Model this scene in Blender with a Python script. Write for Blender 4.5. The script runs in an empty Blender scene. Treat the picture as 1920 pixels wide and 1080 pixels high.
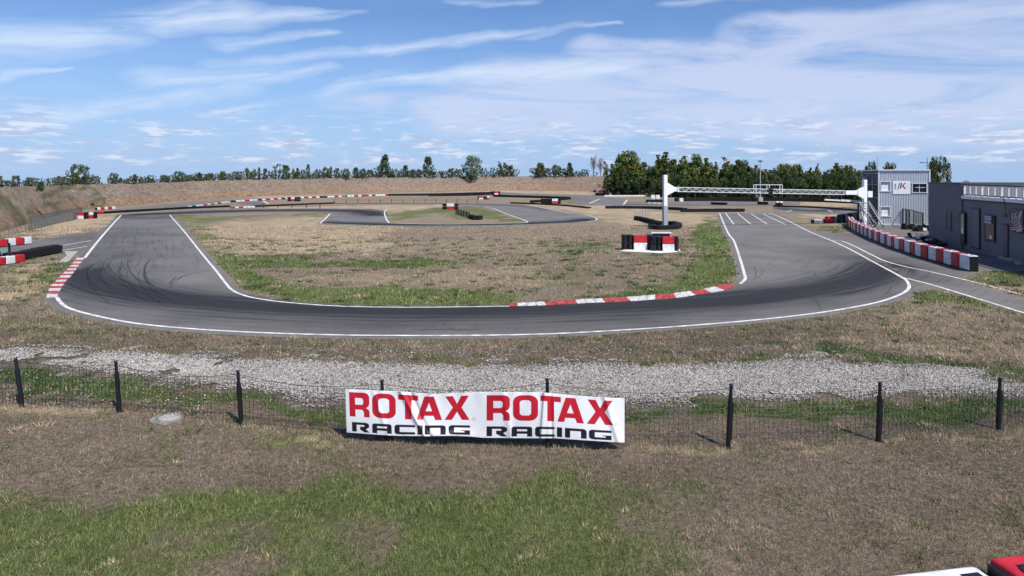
import bpy, bmesh, math, random
import numpy as np
from mathutils import Vector, Matrix, geometry
random.seed(7); rng = np.random.default_rng(7)
R = math.radians
SC = bpy.context.scene
COL = SC.collection

# ------------------------------------------------------------------ camera
F = 1200.0; HOR = 331.0; H = 4.8          # focal length in photo pixels, horizon row, eye height
T = 0.0; CT, ST = 1.0, 0.0                 # level camera with a shifted frame: uprights stay upright
cd = bpy.data.cameras.new('camera'); cam = bpy.data.objects.new('camera', cd); COL.objects.link(cam)
cd.sensor_width = 36; cd.lens = F / 1920 * 36; cd.clip_start = 0.1; cd.clip_end = 6000
cam.location = (0, 0, H); cam.rotation_euler = (R(90), 0, 0); cd.shift_y = -(540 - HOR) / 1920
SC.camera = cam

def at(u, v, z=0.0):
    x = (u - 960) / F; s = (HOR - v) / F
    d = (x, CT + s * ST, -ST + s * CT); k = (z - H) / d[2]
    return Vector((d[0] * k, d[1] * k, z))
def Zat(v, p):
    s = (HOR - v) / F
    return H + p[1] * (-ST + s * CT) / (CT + s * ST)
def onray(u, v, y):
    x = (u - 960) / F; s = (HOR - v) / F
    k = y / (CT + s * ST)
    return Vector((x * k, y, H + (-ST + s * CT) * k))
def proj(x, y, z=0.0):
    dz = z - H; dep = y * CT - dz * ST; up = y * ST + dz * CT
    dep = np.maximum(dep, 0.05)
    return 960 + F * x / dep, HOR - F * up / dep

# ------------------------------------------------------------------ sun, sky, exposure
SUN_EL, SUN_AZ = 53.0, 144.0               # azimuth measured clockwise from the view direction (+y)
sd = bpy.data.lights.new('sun', 'SUN'); so = bpy.data.objects.new('sun', sd); COL.objects.link(so)
sd.energy = 5.0; sd.angle = R(0.5); sd.color = (1.0, 0.955, 0.89)
sv = Vector((math.sin(R(SUN_AZ)) * math.cos(R(SUN_EL)), math.cos(R(SUN_AZ)) * math.cos(R(SUN_EL)), math.sin(R(SUN_EL))))
so.rotation_euler = sv.to_track_quat('Z', 'Y').to_euler()
vs = SC.view_settings; vs.view_transform = 'Standard'; vs.look = 'None'; vs.exposure = 0.12; vs.gamma = 1.0

W = bpy.data.worlds.new('World'); SC.world = W; W.use_nodes = True
wn = W.node_tree; wn.nodes.clear(); NL = wn.links.new
def wnode(t, **k):
    n = wn.nodes.new(t)
    for a, b in k.items(): setattr(n, a, b)
    return n
def wm(op, a, b=None, c=None, clamp=False):
    n = wn.nodes.new('ShaderNodeMath'); n.operation = op; n.use_clamp = clamp
    for i, v in enumerate((a, b, c)):
        if v is None: continue
        if isinstance(v, (int, float)): n.inputs[i].default_value = v
        else: NL(v, n.inputs[i])
    return n.outputs[0]
def wnoise(vec, scale, detail=5, rough=.55, lac=2.0, dist=0.0):
    n = wnode('ShaderNodeTexNoise'); NL(vec, n.inputs['Vector'])
    n.inputs['Scale'].default_value = scale; n.inputs['Detail'].default_value = detail
    n.inputs['Roughness'].default_value = rough; n.inputs['Distortion'].default_value = dist
    return n.outputs[0]
def ramp01(x, lo, hi):
    n = wnode('ShaderNodeMapRange', interpolation_type='SMOOTHSTEP'); NL(x, n.inputs[0])
    n.inputs[1].default_value = lo; n.inputs[2].default_value = hi
    return n.outputs[0]
geo = wnode('ShaderNodeTexCoord'); sep = wnode('ShaderNodeSeparateXYZ'); NL(geo.outputs['Generated'], sep.inputs[0])
zc = wm('MAXIMUM', sep.outputs[2], 0.012)
cmb = wnode('ShaderNodeCombineXYZ'); NL(sep.outputs[0], cmb.inputs[0]); NL(sep.outputs[1], cmb.inputs[1]); NL(zc, cmb.inputs[2])
sky = wnode('ShaderNodeTexSky', sky_type='NISHITA'); sky.sun_disc = False
sky.sun_elevation = R(SUN_EL); sky.sun_rotation = R(SUN_AZ); sky.altitude = 200; sky.air_density = 1.0; sky.dust_density = 0.45; sky.ozone_density = 2.2
NL(cmb.outputs[0], sky.inputs[0])
az = wm('ARCTAN2', sep.outputs[0], sep.outputs[1]); el = wm('ARCSINE', sep.outputs[2])
def azel(u, v):
    x = (u - 960) / F; s = (HOR - v) / F
    d = Vector((x, CT + s * ST, -ST + s * CT)).normalized()
    return math.atan2(d.x, d.y), math.asin(d.z)
def ae(sx, sy, rot=0.0):
    """direction as (azimuth, elevation) stretched by sx, sy after a turn by rot"""
    c, s = math.cos(rot), math.sin(rot)
    a2 = wm('ADD', wm('MULTIPLY', az, c), wm('MULTIPLY', el, s)); e2 = wm('SUBTRACT', wm('MULTIPLY', el, c), wm('MULTIPLY', az, s))
    n = wnode('ShaderNodeCombineXYZ'); NL(wm('MULTIPLY', a2, sx), n.inputs[0]); NL(wm('MULTIPLY', e2, sy), n.inputs[1])
    return n.outputs[0]
fib = wnoise(ae(5, 42, .17), 1.0, 7, .62, dist=.5)
fib2 = wnoise(ae(4, 20, -.05), 1.0, 8, .6, dist=.9)
big = wnoise(ae(3.2, 9, .1), 1.0, 4, .55)
wob = wm('MULTIPLY', wm('SUBTRACT', wnoise(ae(7, 14), 1.0, 3), .5), .035)
def streak(u0, v0, u1, v1, wpx, amp, w1=None):
    a0, e0 = azel(u0, v0); a1, e1 = azel(u1, v1)
    dx, dy = a1 - a0, e1 - e0; L2 = dx * dx + dy * dy; L = math.sqrt(L2)
    pa, pe = wm('SUBTRACT', az, a0), wm('SUBTRACT', wm('ADD', el, wob), e0)
    t = wm('DIVIDE', wm('ADD', wm('MULTIPLY', pa, dx), wm('MULTIPLY', pe, dy)), L2)
    tc = wm('MINIMUM', wm('MAXIMUM', t, 0.0), 1.0)
    qa, qe = wm('SUBTRACT', pa, wm('MULTIPLY', tc, dx)), wm('SUBTRACT', pe, wm('MULTIPLY', tc, dy))
    d = wm('SQRT', wm('ADD', wm('MULTIPLY', wm('MULTIPLY', qa, qa), .12), wm('MULTIPLY', qe, qe)))
    wd = wm('MULTIPLY_ADD', tc, ((w1 or wpx) - wpx) / F, wpx / F)
    k = wm('SUBTRACT', 1.0, wm('DIVIDE', d, wd), clamp=True)
    return wm('MULTIPLY', wm('POWER', k, .8), amp)
def add_all(l):
    o = l[0]
    for x in l[1:]: o = wm('MAXIMUM', o, x)
    return o
thin = add_all([streak(*a) for a in [
    (-60, 88, 190, 62, 40, .85, 30), (190, 62, 370, 4, 28, .8, 14), (300, 48, 440, 28, 22, .95, 30), (430, 36, 680, 18, 26, .8, 5), (425, 84, 620, 60, 14, .75, 8),
    (-40, 146, 130, 126, 13, .7, 3), (130, 218, 420, 155, 14, .6, 26), (300, 150, 610, 128, 22, .7, 12), (400, 122, 720, 90, 10, .5, 12),
    (700, 92, 960, 66, 12, .75, 12), (960, 66, 1160, 38, 12, .7, 4), (405, 208, 600, 172, 6, .6, 10), (600, 172, 740, 144, 11, .85, 17), (740, 144, 1150, 128, 17, .8, 26),
    (30, 238, 120, 212, 12, .65, 16), (120, 212, 265, 199, 14, .5, 6), (850, 3, 1000, 3, 8, .5, 8), (1250, 6, 1420, 2, 8, .5, 8)]])
wide = add_all([streak(*a) for a in [
    (1000, 172, 1900, 150, 75, 1.0, 120), (1130, 92, 1500, 112, 30, .8, 40), (1440, 60, 1900, 60, 35, 1.0, 70), (900, 210, 1500, 212, 60, .85, 40),
    (640, 190, 1000, 200, 22, .5, 50), (1300, 245, 1700, 250, 30, .5, 20), (1200, 100, 1330, 92, 16, .6, 16)]])
m_thin = wm('MULTIPLY', thin, ramp01(fib, .26, .62))
m_wide = wm('MULTIPLY', ramp01(wide, 0, .55), wm('MULTIPLY', ramp01(fib2, .20, .60), ramp01(big, .15, .42)))
puff = wnoise(ae(13, 70), 1.0, 6, .6)
band = wm('MULTIPLY', ramp01(el, .004, .03), wm('SUBTRACT', 1.0, ramp01(el, .05, .115)))
m_puff = wm('MULTIPLY', ramp01(puff, .46, .62), band)
puff2 = wnoise(ae(16, 95, .02), .8, 4, .5)
band2 = wm('MULTIPLY', ramp01(el, .05, .08), wm('SUBTRACT', 1.0, ramp01(el, .12, .2)))
m_grey = wm('MULTIPLY', ramp01(puff2, .62, .74), band2)
veil = wm('MULTIPLY', ramp01(fib2, .35, .8), .08)
def mixc(fac, a, b):
    n = wnode('ShaderNodeMix', data_type='RGBA', clamp_factor=True)
    NL(fac, n.inputs[0])
    for i, v in ((6, a), (7, b)):
        if isinstance(v, tuple): n.inputs[i].default_value = (*v, 1)
        else: NL(v, n.inputs[i])
    return n.outputs[2]
SKS = 0.12
tint = wnode('ShaderNodeMix', data_type='RGBA', blend_type='MULTIPLY'); tint.inputs[0].default_value = 1
NL(sky.outputs[0], tint.inputs[6]); tint.inputs[7].default_value = (.62, .78, 1.02, 1)
cw = lambda r, g, b: (r / SKS, g / SKS, b / SKS)
c = mixc(wm('MULTIPLY', wm('SUBTRACT', 1.0, ramp01(el, -.02, .25)), .85), tint.outputs[2], cw(.34, .50, .80))
c = mixc(veil, c, cw(.60, .72, .93))
c = mixc(wm('MULTIPLY', m_wide, .76), c, cw(.60, .66, .86))
c = mixc(wm('MULTIPLY', m_thin, .78), c, cw(.72, .82, .96))
c = mixc(wm('MULTIPLY', m_puff, .7), c, mixc(ramp01(wnoise(ae(20, 110), 1.6, 3), .42, .6), cw(.46, .52, .70), cw(.80, .84, .95)))
c = mixc(wm('MULTIPLY', m_grey, .55), c, cw(.42, .50, .70))
bg = wnode('ShaderNodeBackground'); bg.inputs[1].default_value = SKS; NL(c, bg.inputs[0])
wo = wnode('ShaderNodeOutputWorld'); NL(bg.outputs[0], wo.inputs[0])

# ------------------------------------------------------------------ materials
MATS = {}
def mat(name, col=(.5, .5, .5), rough=.8, metal=0.0, vary=.12, nscale=6.0, bump=0.0, bscale=40.0, attr=None, spec=.35, alpha=None, trans=0.0, stretch=None, vmul=None):
    if name in MATS: return MATS[name]
    m = bpy.data.materials.new(name); m.use_nodes = True; n = m.node_tree; b = n.nodes['Principled BSDF']
    b.inputs['Roughness'].default_value = rough; b.inputs['Metallic'].default_value = metal
    b.inputs['Specular IOR Level'].default_value = spec
    tc = n.nodes.new('ShaderNodeTexCoord'); src = tc.outputs['Object']
    if stretch:
        mp = n.nodes.new('ShaderNodeMapping'); mp.inputs['Scale'].default_value = stretch; n.links.new(src, mp.inputs[0]); src = mp.outputs[0]
    nz = n.nodes.new('ShaderNodeTexNoise'); nz.inputs['Scale'].default_value = nscale; nz.inputs['Detail'].default_value = 5; n.links.new(src, nz.inputs['Vector'])
    mr = n.nodes.new('ShaderNodeMapRange'); n.links.new(nz.outputs[0], mr.inputs[0])
    mr.inputs[1].default_value = .3; mr.inputs[2].default_value = .7; mr.inputs[3].default_value = 1 - vary; mr.inputs[4].default_value = 1 + vary
    mx = n.nodes.new('ShaderNodeMix'); mx.data_type = 'RGBA'; mx.blend_type = 'MULTIPLY'; mx.inputs[0].default_value = 1
    if attr:
        at_ = n.nodes.new('ShaderNodeAttribute'); at_.attribute_name = attr; n.links.new(at_.outputs['Color'], mx.inputs[6])
    else: mx.inputs[6].default_value = (*col, 1)
    n.links.new(mr.outputs[0], mx.inputs[7]); n.links.new(mx.outputs[2], b.inputs['Base Color'])
    if bump:
        n2 = n.nodes.new('ShaderNodeTexNoise'); n2.inputs['Scale'].default_value = bscale; n2.inputs['Detail'].default_value = 4; n.links.new(src, n2.inputs['Vector'])
        bp = n.nodes.new('ShaderNodeBump'); bp.inputs['Strength'].default_value = bump; bp.inputs['Distance'].default_value = .05
        n.links.new(n2.outputs[0], bp.inputs['Height']); n.links.new(bp.outputs[0], b.inputs['Normal'])
    if alpha is not None: b.inputs['Alpha'].default_value = alpha
    MATS[name] = m; return m
RED = mat('red plastic', (.46, .018, .03), .5, vary=.3, nscale=4)
WHT = mat('white plastic', (.66, .66, .655), .5, vary=.22, nscale=4)
BLK = mat('black plastic', (.012, .012, .014), .45, vary=.3)
RUB = mat('tyre rubber', (.010, .010, .011), .85, vary=.35, nscale=4, bump=.3, bscale=20)
PAINT = mat('white road paint', (.62, .61, .59), .7, vary=.38, nscale=3.5, bump=.1)
KRED = mat('red kerb paint', (.36, .055, .05), .7, vary=.5, nscale=6)
KWHT = mat('white kerb paint', (.52, .50, .50), .7, vary=.4, nscale=6)
STEEL = mat('galvanised steel', (.42, .44, .47), .4, .6, vary=.15)
WMET = mat('white painted steel', (.80, .81, .84), .4, vary=.06)
GMET = mat('grey painted steel', (.33, .35, .37), .5, vary=.1)
DGRN = mat('dark green steel', (.012, .03, .022), .5, vary=.2)
POSTM = mat('black coated post', (.010, .012, .015), .45, vary=.3)
CONC = mat('pale concrete', (.36, .34, .31), .9, vary=.3, nscale=7, bump=.3)
GLASS = mat('dark window glass', (.02, .025, .03), .22, vary=.2, spec=.45)
BARK = mat('bark', (.10, .075, .055), .9, vary=.3, nscale=8)
LEAF = mat('foliage', (.06, .09, .03), .6, vary=.25, nscale=.8, attr='Col', spec=.25)

# ------------------------------------------------------------------ mesh helpers
def mesh_np(name, V, Fc, mats, cols=None, smooth=False, midx=None, attrname='Col', extra=None):
    V = np.asarray(V, np.float32); Fc = np.asarray(Fc, np.int32)
    me = bpy.data.meshes.new(name); n, k = Fc.shape
    me.vertices.add(len(V)); me.vertices.foreach_set('co', V.ravel())
    me.loops.add(n * k); me.loops.foreach_set('vertex_index', Fc.ravel())
    me.polygons.add(n); me.polygons.foreach_set('loop_start', np.arange(n, dtype=np.int32) * k); me.polygons.foreach_set('loop_total', np.full(n, k, np.int32))
    if midx is not None: me.polygons.foreach_set('material_index', np.asarray(midx, np.int32))
    me.polygons.foreach_set('use_smooth', np.full(n, smooth))
    for m in mats: me.materials.append(m)
    me.update(calc_edges=True)
    if cols is not None:
        a = me.color_attributes.new(attrname, 'FLOAT_COLOR', 'POINT')
        a.data.foreach_set('color', np.concatenate([cols, np.ones((len(V), 1))], 1).astype(np.float32).ravel())
    if extra:
        for kx, val in extra.items():
            a = me.attributes.new(kx, 'FLOAT', 'POINT'); a.data.foreach_set('value', val.astype(np.float32))
    return me
def link(name, me, parent=None):
    o = bpy.data.objects.new(name, me); COL.objects.link(o)
    if parent is not None: o.parent = parent
    return o
def tag(o, label, cat, group=None):
    o['label'] = label; o['category'] = cat
    if group: o['group'] = group
    return o
def struct(o): o['kind'] = 'structure'; return o
def thing(name, loc, label, cat, group=None, rz=0.0):
    o = bpy.data.objects.new(name, None); COL.objects.link(o); o.location = loc; o.rotation_euler = (0, 0, rz); o.empty_display_size = .2
    return tag(o, label, cat, group)
def dup(root, loc, rz=0.0, label=None, group=None, scale=None, mats=None):
    r = root.copy(); COL.objects.link(r); r.location = loc; r.rotation_euler = (0, 0, rz)
    if label: r['label'] = label
    if group: r['group'] = group
    if scale: r.scale = scale
    for ch in list(root.children):
        c_ = ch.copy(); COL.objects.link(c_); c_.parent = r
        for g in ch.children:
            d = g.copy(); COL.objects.link(d); d.parent = c_
    return r
class MB:
    """collects shapes; build() links them as one mesh object"""
    def __init__(s): s.bm = bmesh.new(); s.mi = 0
    def _set(s, fs):
        for f in fs: f.material_index = s.mi
    def box(s, c_, size, rz=0.0, rot=None, bevel=0.0):
        M = Matrix.Translation(c_) @ (rot.to_4x4() if rot else Matrix.Rotation(rz, 4, 'Z')) @ Matrix.Diagonal((*size, 1))
        g = bmesh.ops.create_cube(s.bm, size=1, matrix=M); vs_ = g['verts']
        fs = set(f for v in vs_ for f in v.link_faces); s._set(fs)
        if bevel:
            es = list(set(e for v in vs_ for e in v.link_edges))
            r = bmesh.ops.bevel(s.bm, geom=es, offset=bevel, segments=2, affect='EDGES', profile=.5); s._set(r['faces'])
        return s
    def bar(s, a, b, w, h=None):
        a, b = Vector(a), Vector(b); d = b - a; L = d.length
        q = d.to_track_quat('X', 'Z'); return s.box((a + b) / 2, (L, w, h or w), rot=q.to_matrix())
    def tube(s, a, b, r, r2=None, seg=8):
        a, b = Vector(a), Vector(b); d = b - a; L = d.length
        if L < 1e-6: return s
        M = Matrix.Translation((a + b) / 2) @ d.to_track_quat('Z', 'Y').to_matrix().to_4x4()
        g = bmesh.ops.create_cone(s.bm, segments=seg, radius1=r, radius2=r if r2 is None else r2, depth=L, cap_ends=True, matrix=M)
        s._set(set(f for v in g['verts'] for f in v.link_faces)); return s
    def pipe(s, pts, r, seg=6):
        for a, b in zip(pts[:-1], pts[1:]): s.tube(a, b, r, seg=seg)
        return s
    def ball(s, c_, r, sc=(1, 1, 1), seg=10):
        M = Matrix.Translation(c_) @ Matrix.Diagonal((sc[0] * r, sc[1] * r, sc[2] * r, 1))
        g = bmesh.ops.create_uvsphere(s.bm, u_segments=seg, v_segments=seg // 2 + 1, radius=1, matrix=M)
        s._set(set(f for v in g['verts'] for f in v.link_faces)); return s
    def ring(s, c_, Ro, ri, h, seg=14, axis='Z'):
        """a tyre: lathe of a rounded profile"""
        prof = [(ri, -h * .36), (ri + (Ro - ri) * .25, -h * .5), (Ro * .93, -h * .46), (Ro, -h * .25), (Ro, h * .25), (Ro * .93, h * .46), (ri + (Ro - ri) * .25, h * .5), (ri, h * .36)]
        rows = []
        for k in range(seg):
            a = 2 * math.pi * k / seg; row = []
            for (r, z) in prof:
                p = Vector((r * math.cos(a), r * math.sin(a), z))
                if axis == 'Y': p = Vector((p.x, p.z, p.y))
                if axis == 'X': p = Vector((p.z, p.x, p.y))
                row.append(s.bm.verts.new(p + Vector(c_)))
            rows.append(row)
        for k in range(seg):
            A, B = rows[k], rows[(k + 1) % seg]
            for j in range(len(prof)):
                j2 = (j + 1) % len(prof)
                s._set([s.bm.faces.new((A[j], A[j2], B[j2], B[j]))])
        return s
    def poly(s, pts):
        s._set([s.bm.faces.new([s.bm.verts.new(p) for p in pts])]); return s
    def prism(s, pts, ext):
        """closed slab: polygon pts swept by vector ext"""
        ext = Vector(ext); a = [s.bm.verts.new(p) for p in pts]; b = [s.bm.verts.new(Vector(p) + ext) for p in pts]
        fs = [s.bm.faces.new(a), s.bm.faces.new(b[::-1])]
        for i in range(len(pts)):
            j = (i + 1) % len(pts); fs.append(s.bm.faces.new((a[j], a[i], b[i], b[j])))
        s._set(fs); return s
    def mesh(s, name, m, smooth=False):
        bmesh.ops.recalc_face_normals(s.bm, faces=s.bm.faces)
        me = bpy.data.meshes.new(name); s.bm.to_mesh(me); s.bm.free()
        for x in (m if isinstance(m, (list, tuple)) else [m]): me.materials.append(x)
        if smooth: me.polygons.foreach_set('use_smooth', np.ones(len(me.polygons), bool))
        return me
    def build(s, name, m, parent=None, smooth=False): return link(name, s.mesh(name, m, smooth), parent)

def vnoise(x, y, scale, seed=0):
    """smooth value noise in numpy"""
    x = np.asarray(x) / scale + 1000.5; y = np.asarray(y) / scale + 1000.5
    xi, yi = np.floor(x).astype(np.int64), np.floor(y).astype(np.int64); fx, fy = x - xi, y - yi
    fx = fx * fx * (3 - 2 * fx); fy = fy * fy * (3 - 2 * fy)
    def h(i, j):
        n = (i * 374761393 + j * 668265263 + seed * 1442695041) & 0xffffffff
        n = ((n ^ (n >> 13)) * 1274126177) & 0xffffffff
        return ((n ^ (n >> 16)) & 0xffff) / 65535.0
    return (h(xi, yi) * (1 - fx) + h(xi + 1, yi) * fx) * (1 - fy) + (h(xi, yi + 1) * (1 - fx) + h(xi + 1, yi + 1) * fx) * fy
def fnoise(x, y, scale, seed=0, octv=4):
    t = 0; a = 1; s = 0
    for k in range(octv): t = t + a * vnoise(x, y, scale / 2 ** k, seed + k * 17); s += a; a *= .55
    return t / s
def pip(px, py, poly):
    ins = np.zeros(px.shape, bool); n = len(poly)
    for i in range(n):
        x0, y0 = poly[i][:2]; x1, y1 = poly[(i + 1) % n][:2]
        if y0 == y1: continue
        cnd = ((y0 > py) != (y1 > py)) & (px < (x1 - x0) * (py - y0) / (y1 - y0) + x0)
        ins ^= cnd
    return ins
def seg_dist(px, py, pts):
    """distance to a polyline, plus running length and side"""
    best = np.full(px.shape, 1e9); sb = np.zeros(px.shape); sg = np.zeros(px.shape); acc = 0
    for a, b in zip(pts[:-1], pts[1:]):
        dx, dy = b[0] - a[0], b[1] - a[1]; L = math.hypot(dx, dy)
        if L < 1e-6: continue
        t = np.clip(((px - a[0]) * dx + (py - a[1]) * dy) / L ** 2, 0, 1)
        qx, qy = px - a[0] - t * dx, py - a[1] - t * dy; d = np.hypot(qx, qy); m = d < best
        best = np.where(m, d, best); sb = np.where(m, acc + t * L, sb); sg = np.where(m, np.sign(dx * qy - dy * qx), sg); acc += L
    return best, sb, sg
def crom(pts, n=8):
    """Catmull-Rom through pixel or world points"""
    P = [Vector(p) for p in pts]; P = [P[0] * 2 - P[1]] + P + [P[-1] * 2 - P[-2]]; out = []
    for i in range(1, len(P) - 2):
        for k in range(n):
            t = k / n; p0, p1, p2, p3 = P[i - 1:i + 3]
            out.append(.5 * ((2 * p1) + (p2 - p0) * t + (2 * p0 - 5 * p1 + 4 * p2 - p3) * t * t + (3 * p1 - p0 - 3 * p2 + p3) * t ** 3))
    out.append(P[-2]); return out
def W2(px, n=0):
    """pixel polyline -> world ground polyline"""
    w = [at(u, v).to_2d() for (u, v) in px]
    return crom(w, n) if n else w

# ------------------------------------------------------------------ traced outlines (photo pixels)
OUT = [(227, 404), (211, 421), (185, 451), (159, 484), (141, 506), (123, 528), (107, 557), (112, 566), (130, 579), (180, 593), (260, 608), (380, 619), (520, 626), (700, 630), (960, 629), (1150, 621),
       (1350, 607), (1500, 592), (1600, 577), (1655, 565), (1690, 552), (1704, 541), (1702, 530), (1690, 520), (1640, 493), (1590, 466), (1555, 450), (1516, 434), (1485, 418), (1455, 404), (1440, 400)]
INN = [(318, 403), (345, 434), (380, 478), (405, 508), (425, 534), (435, 544), (450, 552), (480, 560), (540, 568), (640, 575), (780, 577), (955, 575), (1100, 569), (1229, 562.5), (1317, 552), (1369, 542), (1388, 533), (1397, 524), (1396, 515), (1388, 487), (1376, 452), (1364, 435), (1349, 400)]
GRAV = [(-60, 648), (0, 650), (150, 656), (300, 661), (450, 668), (640, 677), (900, 684), (1100, 680), (1290, 682), (1363, 680), (1447, 675), (1540, 673), (1613, 680), (1680, 683), (1747, 681), (1813, 688), (1866, 697), (1873, 712), (1960, 718),
        (1960, 750), (1867, 748), (1780, 747), (1647, 753), (1513, 757), (1363, 755), (1280, 762), (1173, 763), (900, 766), (647, 757), (550, 757), (467, 740), (367, 730), (287, 715), (200, 707), (160, 700), (37, 687), (-60, 685)]
GREENS = [  # polygon, strength, tone (0 fresh, 1 dark)
    ([(395, 480), (460, 474), (560, 479), (620, 485), (700, 487), (830, 485), (900, 491), (880, 500), (800, 502), (700, 498), (600, 501), (520, 503), (470, 498), (410, 496)], .95, .6),
    ([(323, 405), (352, 404), (378, 425), (372, 440), (395, 466), (430, 492), (470, 518), (620, 543), (760, 537), (900, 545), (1000, 558), (960, 571), (780, 576), (640, 574), (540, 567), (450, 552), (420, 528), (370, 465)], .98, .05),
    ([(340, 402), (430, 405), (620, 399), (600, 412), (560, 403), (430, 411), (400, 417), (370, 408)], .75, .4),
    ([(1030, 470), (1060, 459), (1150, 452), (1172, 455), (1165, 468), (1120, 473), (1070, 480)], .8, .8),
    ([(1335, 405), (1350, 404), (1375, 480), (1390, 520), (1385, 532), (1350, 541), (1250, 553), (1100, 562), (1080, 556), (1240, 535), (1290, 510), (1310, 460), (1290, 435)], 1.0, .2),
    ([(1000, 500), (1240, 475), (1330, 470), (1330, 540), (1200, 556), (1000, 560)], .5, .2), ([(430, 495), (700, 500), (760, 520), (900, 530), (980, 560), (700, 555), (520, 540)], .45, .3),
    ([(735, 405), (760, 396), (840, 388), (900, 388), (925, 395), (960, 408), (980, 416), (940, 416), (900, 408), (860, 412), (820, 400), (760, 412), (740, 416)], .85, .2),
    ([(1050, 377), (1125, 370), (1112, 382), (1080, 384)], .85, .1), ([(625, 366), (900, 362), (890, 372), (640, 372)], .4, .6),
    ([(1808, 522), (1840, 508), (1960, 506), (1960, 545), (1900, 538), (1860, 532)], .9, .2),
    ([(1730, 541), (1762, 548), (1840, 568), (1920, 592), (1880, 590), (1760, 560), (1745, 566), (1700, 568), (1655, 572)], .85, .2), ([(1515, 428), (1600, 420), (1604, 436), (1560, 440)], .85, .4),
    ([(1280, 692), (1350, 678), (1450, 667), (1560, 658), (1680, 664), (1860, 682), (1960, 692), (1960, 708), (1860, 697), (1813, 690), (1680, 685), (1560, 675), (1400, 682)], .95, .5),
    ([(-60, 688), (60, 688), (170, 702), (300, 720), (480, 748), (560, 765), (640, 765), (1180, 765), (1300, 765), (1500, 757), (1650, 753), (1780, 748), (1960, 750), (1960, 770), (1750, 786), (1600, 786), (1400, 782), (1100, 800), (650, 805), (520, 775), (400, 757), (240, 740), (100, 728), (-60, 720)], 1.05, .7),
    ([(-60, 720), (240, 740), (520, 775), (650, 800), (640, 820), (460, 790), (230, 765), (-60, 750)], .3, .6), ([(1300, 775), (1960, 765), (1960, 795), (1700, 815), (1300, 825)], .42, .8),
    ([(330, 790), (620, 810), (640, 840), (500, 830), (330, 805)], .5, .2),
    ([(-60, 500), (10, 505), (20, 540), (-60, 560)], .5, .1), ([(95, 505), (130, 484), (142, 484), (110, 520), (90, 550), (60, 556), (70, 530)], .8, .3), ([(-60, 600), (100, 590), (200, 605), (330, 625), (150, 628), (-60, 634)], .5, .3),
    ([(560, 665), (760, 668), (1000, 672), (1290, 672), (1290, 684), (1000, 683), (640, 678)], .6, .5), ([(1080, 455), (1300, 445), (1340, 470), (1290, 500), (1180, 500)], .3, .3), ([(215, 400), (232, 400), (215, 418), (185, 440), (170, 440)], .5, .5)]
STRAW = [([(40, 440), (150, 404), (215, 398), (205, 425), (110, 440)], .8), ([(30, 505), (110, 484), (90, 512), (60, 560), (0, 560)], .7), ([(400, 418), (640, 402), (740, 420), (700, 475), (480, 474), (385, 455)], .6),
         ([(60, 652), (330, 660), (420, 668), (250, 672), (60, 666)], .8), ([(500, 388), (860, 383), (740, 398), (720, 394), (500, 390)], .7), ([(1000, 385), (1200, 385), (1240, 400), (1340, 402), (1180, 425), (1120, 405), (1040, 392)], .7),
         ([(1840, 535), (1960, 545), (1960, 560), (1880, 550)], .8), ([(1240, 402), (1340, 402), (1330, 430), (1280, 430)], .7), ([(560, 520), (1000, 500), (1060, 530), (900, 540), (700, 530)], .35), ([(1500, 400), (1600, 405), (1590, 420), (1530, 418)], .8),
         ([(-60, 745), (240, 768), (460, 800), (650, 828), (650, 838), (450, 808), (230, 778), (-60, 756)], .8), ([(1180, 838), (1370, 846), (1650, 832), (1880, 810), (1960, 800), (1960, 808), (1880, 818), (1650, 840), (1370, 854), (1180, 846)], .55),
         ([(480, 368), (960, 357), (1140, 360), (1140, 366), (960, 362), (480, 374)], .7), ([(1700, 575), (1960, 610), (1960, 680), (1700, 650), (1560, 640)], .4), ([(1440, 377), (1600, 380), (1600, 388), (1440, 384)], .8)]
C_TAN = np.array([.252, .198, .142]); C_BRN = np.array([.190, .148, .108]); C_STR = np.array([.42, .325, .215]); C_GRN = np.array([.160, .190, .064]); C_DGR = np.array([.070, .112, .036])
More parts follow.
